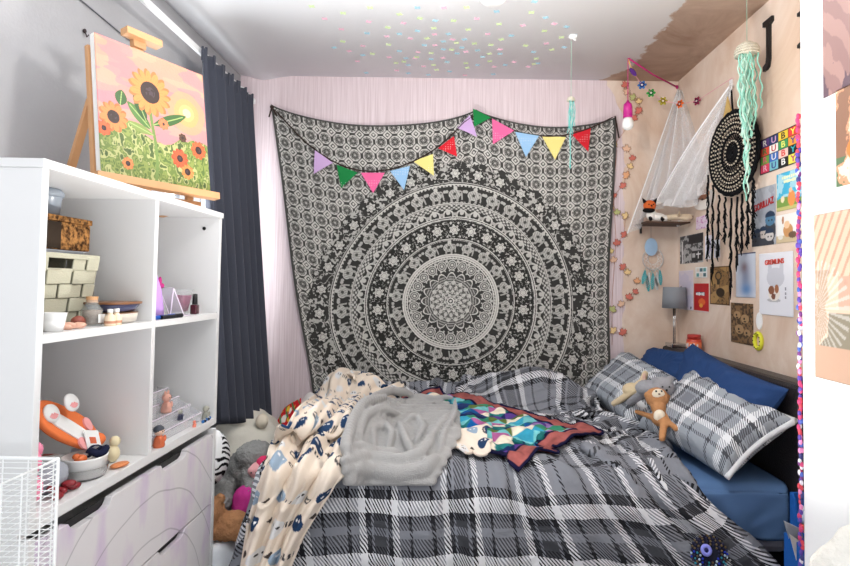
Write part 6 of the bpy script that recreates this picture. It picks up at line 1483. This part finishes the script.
# ------------------------------------------------------------------ plush toys lying between the pillows
tan = mat('tan_plush', (196, 142, 98), .98, bump=.7, bscale=220, var=.1, vscale=80); crm = mat('cream_plush', (226, 206, 170), .98, bump=.7, bscale=220, var=.08, vscale=80)
gry = mat('silver_plush', (170, 170, 176), .98, bump=.8, bscale=240, var=.12, vscale=80); offw = mat('ivory_plush', (240, 228, 208), .95, bump=.4, bscale=240)
def bp(px, py, lift): return onbed(px, py, lift)
hd = bp(657, 409, .045); bd_ = bp(660, 426, .03)
mk = thing('plush_monkey', 'small tan plush monkey with a cream face lying against the near plaid pillow', 'soft toy', bd_-[0, 0, .03])
blob('body', [(hd, (.048, .043, .043)), (bd_, (.036, .036, .032)), (bd_*.5+hd*.5, (.03, .03, .028))]+capsule(bd_+[-.02, .01, 0], bp(637, 416, .018), .014, .011)+capsule(bd_+[.01, -.02, 0], bp(662, 443, .018), .017, .013)+capsule(bd_+[.02, 0, 0], bp(676, 434, .02), .014, .011)+[(hd+[-.040, .004, .012], (.013, .008, .013)), (hd+[.042, 0, .006], (.013, .008, .013))], tan, mk, vox=.005, smooth=3, fuzz=.004)
fd = np.array([-.12, -.80, .58]); fd /= np.linalg.norm(fd)
obj('face', MB().ell(hd+fd*.031, (.027, .016, .024), 14), offw, mk, smooth=True); obj('belly', MB().ell(bd_+fd*.022+[-.006, 0, 0], (.024, .016, .026), 14), offw, mk, smooth=True)
for s_ in (-1, 1): obj('eye', MB().ell(hd+fd*.046+[s_*.011, .002, .007], .0042, 8), black, mk, smooth=True)
obj('nose', MB().ell(hd+fd*.049+[0, -.001, -.005], (.005, .004, .003), 8), mat('brown_nose', (96, 60, 44), .6), mk, smooth=True)
gh = bp(662, 399, .05)
gb_ = thing('plush_bear', 'fluffy silver grey plush bear lying behind the tan monkey', 'soft toy', gh-[0, 0, .05])
blob('body', [(gh, (.050, .044, .042)), (gh+[-.05, .03, -.012], (.05, .045, .035)), (gh+[-.035, -.012, .030], (.014, .010, .014)), (gh+[.035, 0, .034], (.014, .010, .014))]+capsule(gh+[-.05, 0, -.01], bp(630, 407, .022), .022, .017), gry, gb_, vox=.0055, smooth=2, fuzz=.010, fsize=.008)
for s_ in (-1, 1): obj('eye', MB().ell(gh+[s_*.014, -.043, .008], .0038, 8), black, gb_, smooth=True)
obj('nose', MB().ell(gh+[0, -.050, -.004], .005, 8), black, gb_, smooth=True)
ch_ = bp(641, 399, .05)
pbn = thing('plush_rabbit', 'pale beige plush rabbit with a long ear behind the grey bear', 'soft toy', ch_-[0, 0, .05])
blob('body', [(ch_, (.036, .034, .034)), (ch_+[-.03, .03, -.015], (.045, .04, .032))]+capsule(ch_+[.004, .0, .02], ch_+[.022, .01, .062], .017, .014)+capsule(ch_+[-.03, 0, -.015], bp(614, 408, .02), .018, .014), crm, pbn, vox=.005, smooth=3, fuzz=.004)
obj('inner_ear', MB().ell(ch_+[.010, -.013, .045], (.009, .006, .022), 10), mat('pale_pink_plush', (226, 190, 172), .9), pbn, smooth=True)
# beaded flower ornament on the front of the duvet
bq_ = onbed(707, 553, .0) 
nb = np.array([.0, -.93, .36]); nb /= np.linalg.norm(nb); ub = np.array([1., 0, 0]); vb = np.cross(nb, ub); bc_ = bq_+nb*.012
if vb[2] < 0: vb = -vb
bf2 = thing('beaded_flower', 'dark blue beaded flower ornament with a lilac centre on the front of the duvet', 'ornament', bc_)
c0 = bc_+vb*.010-ub*.012
obj('lilac_centre', MB().tube([c0+nb*.014+(ub*math.cos(a)+vb*math.sin(a))*.0125 for a in np.linspace(0, 2*PI, 22, endpoint=False)], .0062, 8, closed=True), mat('lilac_bead', (146, 150, 240), .35), bf2, smooth=True)
obj('dark_centre', MB().ell(c0+nb*.012, .008, 10), mat('ink_blue', (20, 24, 90), .4), bf2, smooth=True)
mb = MB()
for r_ in (.030, .040, .050, .058):
    n = int(r_*560)
    for k in range(n):
        a = 2*PI*k/n+r_*20; p = bc_+(ub*math.cos(a)+vb*math.sin(a)*.9)*r_+nb*(.012-.12*r_)+nb*.004*math.sin(a*5)
        mb.ell(p, .0037, 6, col=lin([(26, 52, 190), (40, 150, 170), (200, 224, 240), (30, 34, 70), (110, 90, 60)][(k*3+n) % 5 if math.sin(a) < .2 else (3 if k % 2 else 4)]))
obj('bead_petals', mb, mat('bead_colours', rough=.25, attr=True, coat=.4), bf2, smooth=True)
obj('felt_backing', MB().prism(ellpoly(.056, .050, 26), (bc_-nb*.002, ub, vb, nb), .006), mat('dark_felt', (40, 42, 58), .9), bf2)

# ------------------------------------------------------------------ lamp and tub on the headboard
HT = .8935
lx = P(669, 343, 3.02)
bl = thing('bedside_lamp', 'small chrome lamp with a grey drum shade standing on the far end of the headboard', 'lamp', (1.238, 3.02, HT))
lc = np.array([1.222, 3.02, HT])
chrome = mat('chrome', (206, 206, 208), .15, 1)
obj('base', MB().box(lc+[-.032, -.05, 0], lc+[.045, .05, .022]), chrome, bl, bevel=.004)
for dy in (-.008, .012): obj('stem', MB().tube([lc+[0, dy, .022], lc+[0, dy, .225]], .0032, 8), chrome, bl, smooth=True)
zs = P(669, 308, 3.02)[2]; zt_ = P(669, 287, 3.02)[2]
obj('drum_shade', MB().lathe([(.064, 0), (.0625, 0), (.0575, zt_-zs), (.059, zt_-zs)], (lc[0]-.0, 3.02, zs), 32).lathe([(.064, 0), (.059, zt_-zs)], (lc[0], 3.02, zs), 32), mat('grey_lamp_fabric', (140, 144, 150), .85, bump=.1, bscale=300), bl, smooth=True, label='grey drum lamp shade')
obj('bulb', MB().ell((lc[0], 3.02, zs+.05), (.014, .014, .022), 12), MATS['opal_white'], bl, smooth=True)
obj('flex', MB().tube([lc+[-.04, .0, .006], lc+[-.058, .0, -.0], lc+[-.062, .01, -.06], lc+[-.060, .02, -.20]], .0022, 6), black, bl, smooth=True)
q = RW(694, 348, 1.235); tc_ = np.array([1.235, q[1], HT])
rt_ = thing('red_tub', 'round red and orange labelled plastic tub on the headboard beside the lamp', 'tub', tc_)
obj('tub_body', MB().lathe([(.034, 0), (.036, .003), (.036, .060), (.032, .064)], tc_, 28), mat('red_plastic', (214, 74, 52), .35, coat=.3), rt_, smooth=True)
obj('lid', MB().lathe([(.0325, 0), (.0325, .020), (.030, .023), (.001, .024)], tc_+[0, 0, .0645], 28), mat('dark_red_plastic', (178, 52, 44), .4), rt_, smooth=True)
obj('label_band', MB().lathe([(.0366, .012), (.0366, .050)], tc_, 28), mat('orange_label', (232, 122, 76), .5), rt_, smooth=True)
mb = MB()
for k in range(5): a = PI*(.95+.14*k); mb.obox(tc_+[.037*math.cos(a), .037*math.sin(a), .033], (.0012*math.cos(a), .0012*math.sin(a), 0), (-.0036*math.sin(a), .0036*math.cos(a), 0), (0, 0, .008+.004*(k % 2)))
obj('printed_marks', mb, white, rt_)

# ------------------------------------------------------------------ heap of cushions and toys between the drawers and the foot of the bed
pvc = mat('white_carrier_bag', (232, 236, 242), .4, bump=.4, bscale=14)
def lump(name, c, r, m, lb, cat, disp=(.03, .08), **kw):
    mb = MB(); mb.ell(c, r, 28); return obj(name, mb, m, org=(c[0], c[1], c[2]-r[2]), smooth=True, label=lb, cat=cat, sub=1, disp=disp, **kw)
lump('carrier_bag', (-.90, 2.13, .135), (.16, .17, .135), pvc, 'crinkled white plastic bag at the bottom of the toy heap', 'bag', (.05, .06))
def ground_cushion(*a, **k): return pillow(*a, **k)
cream_c = mat('cream_cushion', (226, 222, 210), .9, bump=.15, bscale=60)
bean = thing('floor_cushion', 'large off-white cushion slumped below the dark curtain', 'cushion', (-1.03, 2.80, 0))
blob('cushion_body', [((-1.03, 2.82, .29), (.21, .27, .285)), ((-.98, 2.72, .36), (.17, .2, .19)), ((-1.05, 2.9, .30), (.16, .2, .25))], cream_c, bean, vox=.014, smooth=10, fuzz=.02, fsize=.12)
lump('small_white_plush', P(262, 421, 2.66), (.030, .03, .035), offw, 'tiny ivory plush ball at the corner of the off-white cushion', 'soft toy', None)
# grey teddy
gt0 = np.array([-.90, 2.47, .0]); 
tg = thing('grey_teddy', 'big grey fluffy teddy slumped between the drawers and the bed', 'soft toy', gt0)
gf = mat('charcoal_grey_plush', (150, 150, 148), .98, bump=.9, bscale=160, var=.2, vscale=60)
blob('body', [((-.90, 2.47, .20), (.15, .14, .20)), ((-.86, 2.42, .40), (.11, .10, .10)), ((-.84, 2.40, .47), (.08, .09, .06))]+capsule((-.98, 2.38, .34), (-.905, 2.24, .335), .055, .042)+capsule((-.84, 2.36, .42), (-.80, 2.27, .36), .045, .04), gf, tg, vox=.009, smooth=2, fuzz=.022, fsize=.014)
# brown teddy
tb = thing('brown_teddy', 'light brown curly teddy lying under the grey teddy by the drawer', 'soft toy', (-.86, 2.12, .27))
bfur = mat('golden_brown_plush', (190, 138, 98), .98, bump=.9, bscale=150, var=.2, vscale=70)
hb_ = np.array([-.905, 2.10, .345])
blob('body', [(hb_, (.062, .058, .062)), (hb_+[.085, .02, -.045], (.07, .06, .045)), (hb_+[-.05, 0, .05], (.02, .014, .02)), (hb_+[.045, .0, .055], (.02, .014, .02)), (hb_+[0, -.05, -.015], (.026, .02, .022))]+capsule(hb_+[.03, -.02, -.06], hb_+[.15, -.02, -.065], .030, .026), bfur, tb, vox=.007, smooth=2, fuzz=.015, fsize=.012)
for s_ in (-1, 1): obj('eye', MB().ell(hb_+[s_*.022, -.055, .014], .006, 8), black, tb, smooth=True)
obj('nose', MB().ell(hb_+[0, -.070, -.010], (.009, .006, .006), 8), black, tb, smooth=True)
# doll in pink
dc_ = np.array([-.79, 2.26, .24])
pdl = thing('pink_doll', 'soft doll in magenta clothes half buried beside the grey teddy', 'doll', dc_)
blob('dress', [(dc_+[-.03, .0, .08], (.060, .05, .075)), (dc_+[.005, .03, .12], (.05, .05, .05))]+capsule(dc_+[-.04, -.03, .06], dc_+[-.075, -.03, .01], .032, .028), mat('magenta_dress', (206, 64, 150), .9, bump=.3), pdl, vox=.007, smooth=4, fuzz=.008, fsize=.03)
blob('head', [(dc_+[.0, .05, .195], (.040, .036, .038)), (dc_+[-.02, .03, .20], (.02, .018, .018))], mat('doll_pink_skin', (232, 170, 172), .8), pdl, vox=.006, smooth=3)
obj('hood', MB().ell(dc_+[.018, .062, .215], (.036, .036, .038), 14), mat('raspberry_fabric', (204, 52, 96), .85), pdl, smooth=True)
for s_ in (-1, 1): obj('eye', MB().ell(dc_+[-.008+s_*.010, .014, .198], .0035, 6), black, pdl)
lump('blue_toy', (-.775, 2.40, .40), (.035, .04, .055), mat('light_blue_plush', (172, 206, 236), .9), 'smooth pale blue toy tucked against the cream printed blanket', 'soft toy', (.004, .03))
lump('black_strap_bag', (-.86, 2.20, .232), (.075, .035, .018), mat('black_fabric'), 'flat black strap bag between the pink doll and brown teddy', 'bag', (.01, .03))
# zebra cushion
def zebra(u, v):
    n = fbm(u*4, v*4, 3, 120); img = base(u, (240, 240, 240)); k = np.sin((v*9+2.4*n+u*2)*2*PI); img = mixc(img, (k > 0)*((v < .42)+(v > .82)+(u < .12)+(u > .86) > 0), L((24, 24, 26))); return img
zz0 = [(-1.06, 2.14, .40), (-.875, 2.20, .405), (-.895, 2.30, .615), (-1.07, 2.26, .605)]
c00, c10, c11, c01 = [np.array(q) for q in zz0]
u, v = np.meshgrid(np.linspace(0, 1, 80), np.linspace(0, 1, 70)); a_, b_ = 2*u-1, 2*v-1
uu_ = (a_*np.sqrt(1-b_**2/2)*.98+1)/2; vv_ = (b_*np.sqrt(1-a_**2/2)*.98+1)/2
Bz = bilin(*zz0, uu_, vv_); nz_ = np.cross(c10-c00, c01-c00); nz_ /= np.linalg.norm(nz_); nz_ = nz_ if nz_[1] < 0 else -nz_
pr = (np.clip(1-a_**4, 0, 1)*np.clip(1-b_**4, 0, 1))**.5
zc = thing('zebra_cushion', 'round white cushion with black zebra stripes along its edges beside the drawers', 'cushion', Bz.reshape(-1, 3).mean(0)-[0, 0, .1])
grid_obj('cushion_front', Bz+nz_*(.075*pr)[..., None], cloth_c, zc, col=zebra(u, v)); grid_obj('cushion_back', (Bz-nz_*(.07*pr)[..., None])[:, ::-1], cloth_c, zc, col=zebra(u, v)[:, ::-1])
lump('grey_cushion', (-1.06, 2.26, .20), (.14, .20, .20), mat('slate_cushion', (96, 98, 102), .9), 'dark grey cushion standing under the zebra cushion', 'cushion', (.02, .1))
# red patterned cloth and white pillow against the pink wall behind the bed foot
def redp(u, v):
    n = fbm(u*6, v*6, 2, 140); img = base(u, (206, 40, 48)); img = mixc(img, n > .58, L((240, 232, 224))); img = mixc(img, (np.sin((u+v)*18) > .8), L((40, 130, 80))); return mixc(img, fbm(u*9, v*9, 2, 141) > .66, L((236, 190, 60)))
u, v = np.meshgrid(np.linspace(0, 1, 40), np.linspace(0, 1, 40))
a1, a2, a3, a4 = P(266, 446, 2.92), P(300, 446, 2.98), P(301, 398, 3.02), P(285, 408, 3.0)
Br = bilin(a1, a2, a3, a4, u, v); Br[..., 1] -= .02*np.sin(PI*u)*np.sin(PI*v)
rc = grid_obj('red_patterned_cloth', Br, cloth_c, None, col=redp(u, v), solid=.02, org=(a1[0], 2.95, a1[2]), label='bright red, white and green patterned cloth stuffed behind the foot of the bed', cat='cloth')
lump('white_pillow', (-.765, 3.03, .31), (.09, .075, .31), mat('white_pillow_cotton', (232, 226, 222), .9), 'white pillow standing on end between the bed and the pink wall', 'pillow', (.02, .1))

# ------------------------------------------------------------------ blue fabric organiser beside the bed
ox = P(790, 500, 1.80)[0]
bt = thing('blue_organiser', 'blue fabric storage organiser stuffed with bits beside the white wardrobe', 'organiser', (1.19, 1.74, 0))
royal = mat('royal_blue_fabric', (34, 92, 170), .8, bump=.2, bscale=200); royd = mat('navy_blue_lining', (26, 54, 110), .85)
zt_o = P(796, 492, 1.80)[2]
obj('back_panel', MB().box((ox, 1.795, 0), (1.282, 1.803, zt_o)), royal, bt, bevel=.002)
obj('side_panel', MB().prism([(1.735, 0), (1.7945, 0), (1.7945, zt_o), (1.78, zt_o-.015), (1.745, .43), (1.735, .42)], ((ox, 0, 0), (0, 1, 0), (0, 0, 1), (1, 0, 0)), .007), royal, bt)
obj('side_panel', MB().box((1.275, 1.66, 0), (1.282, 1.7945, zt_o)), royal, bt)
obj('shelf', MB().box((ox+.0075, 1.70, .395), (1.2745, 1.7945, .402)), royd, bt); obj('base', MB().box((ox+.0075, 1.70, 0), (1.2745, 1.7945, .006)), royd, bt)
px0 = P(785, 536, 1.725)[0]; pz = P(788, 537, 1.70)[2]
obj('front_pocket', MB().box((px0, 1.64, 0), (1.27, 1.646, pz)).box((px0, 1.726, 0), (1.27, 1.732, pz)).box((px0, 1.646, 0), (px0+.006, 1.726, pz)).box((1.264, 1.646, 0), (1.27, 1.726, pz)).box((px0+.006, 1.646, 0), (1.264, 1.726, .006)), royal, bt, bevel=.002)
def poke(nm, lb, cat, c, ax, ay, az, m): simple(nm, MB().obox(c, ax, ay, az), m, lb, cat, bevel=.002)
q = P(797, 552, 1.69); poke('folded_paper', 'folded pale paper sticking out of the low front pocket of the blue organiser', 'paper', (q[0]+.01, 1.67, q[2]-.03), (.026, .0, -.018), (0, .002, 0), (-.02, 0, .075), mat('newsprint', (206, 200, 196), .8, var=.2, vscale=50))
poke('silver_booklet', 'thin silver booklet leaning in the pocket behind the folded paper', 'booklet', (q[0]+.02, 1.705, q[2]-.01), (.026, 0, -.012), (0, .003, 0), (-.025, 0, .085), mat('silver_card', (170, 176, 186), .35, .4))
def tuck(nm, lb, c, r, m, cat): simple(nm, MB().ell(c, r, 14), m, lb, cat, smooth=True, disp=(.015, .03))
zs_ = .4035
tuck('teal_tube', 'bright turquoise tube lying in the blue organiser', (P(795, 527, 1.76)[0], 1.76, zs_+.016), (.014, .030, .016), mat('turquoise', (40, 176, 200), .4), 'tube')
tuck('peach_puff', 'peach soft puff between the turquoise tube and white wardrobe', (P(803, 526, 1.755)[0], 1.755, zs_+.022), (.022, .03, .022), mat('peach_puff', (236, 200, 172), .9), 'puff')
tuck('tan_pouch', 'tan pouch stuffed above the turquoise tube in the blue organiser', (P(801, 512, 1.775)[0]+.01, 1.775, zs_+.055), (.030, .018, .022), mat('tan_pouch', (190, 130, 104), .8), 'pouch')
tuck('white_sock', 'pale blue-grey sock at the top of the blue organiser', (P(801, 503, 1.775)[0]+.006, 1.775, zs_+.092), (.022, .016, .020), mat('pale_sock', (190, 204, 224), .9), 'sock')

# ------------------------------------------------------------------ added low uplighter, out of view, to brighten the ceiling
ul = thing('added_floor_uplighter', 'added low white bowl uplighter, unseen, brightening the ceiling from in front of the bed', 'lamp', (.15, 1.35, 0))
obj('lamp_foot', MB().lathe([(.09, 0), (.09, .012), (.015, .02)], (.15, 1.35, 0), 24), white, ul, smooth=True); obj('stem', MB().tube([(.15, 1.35, .02), (.15, 1.35, .30)], .010, 10), white, ul, smooth=True)
obj('bowl_shade', MB().lathe([(.02, .30), (.09, .34), (.135, .42), (.131, .42), (.086, .345), (.001, .31)], (.15, 1.35, 0), 28), white, ul, smooth=True)
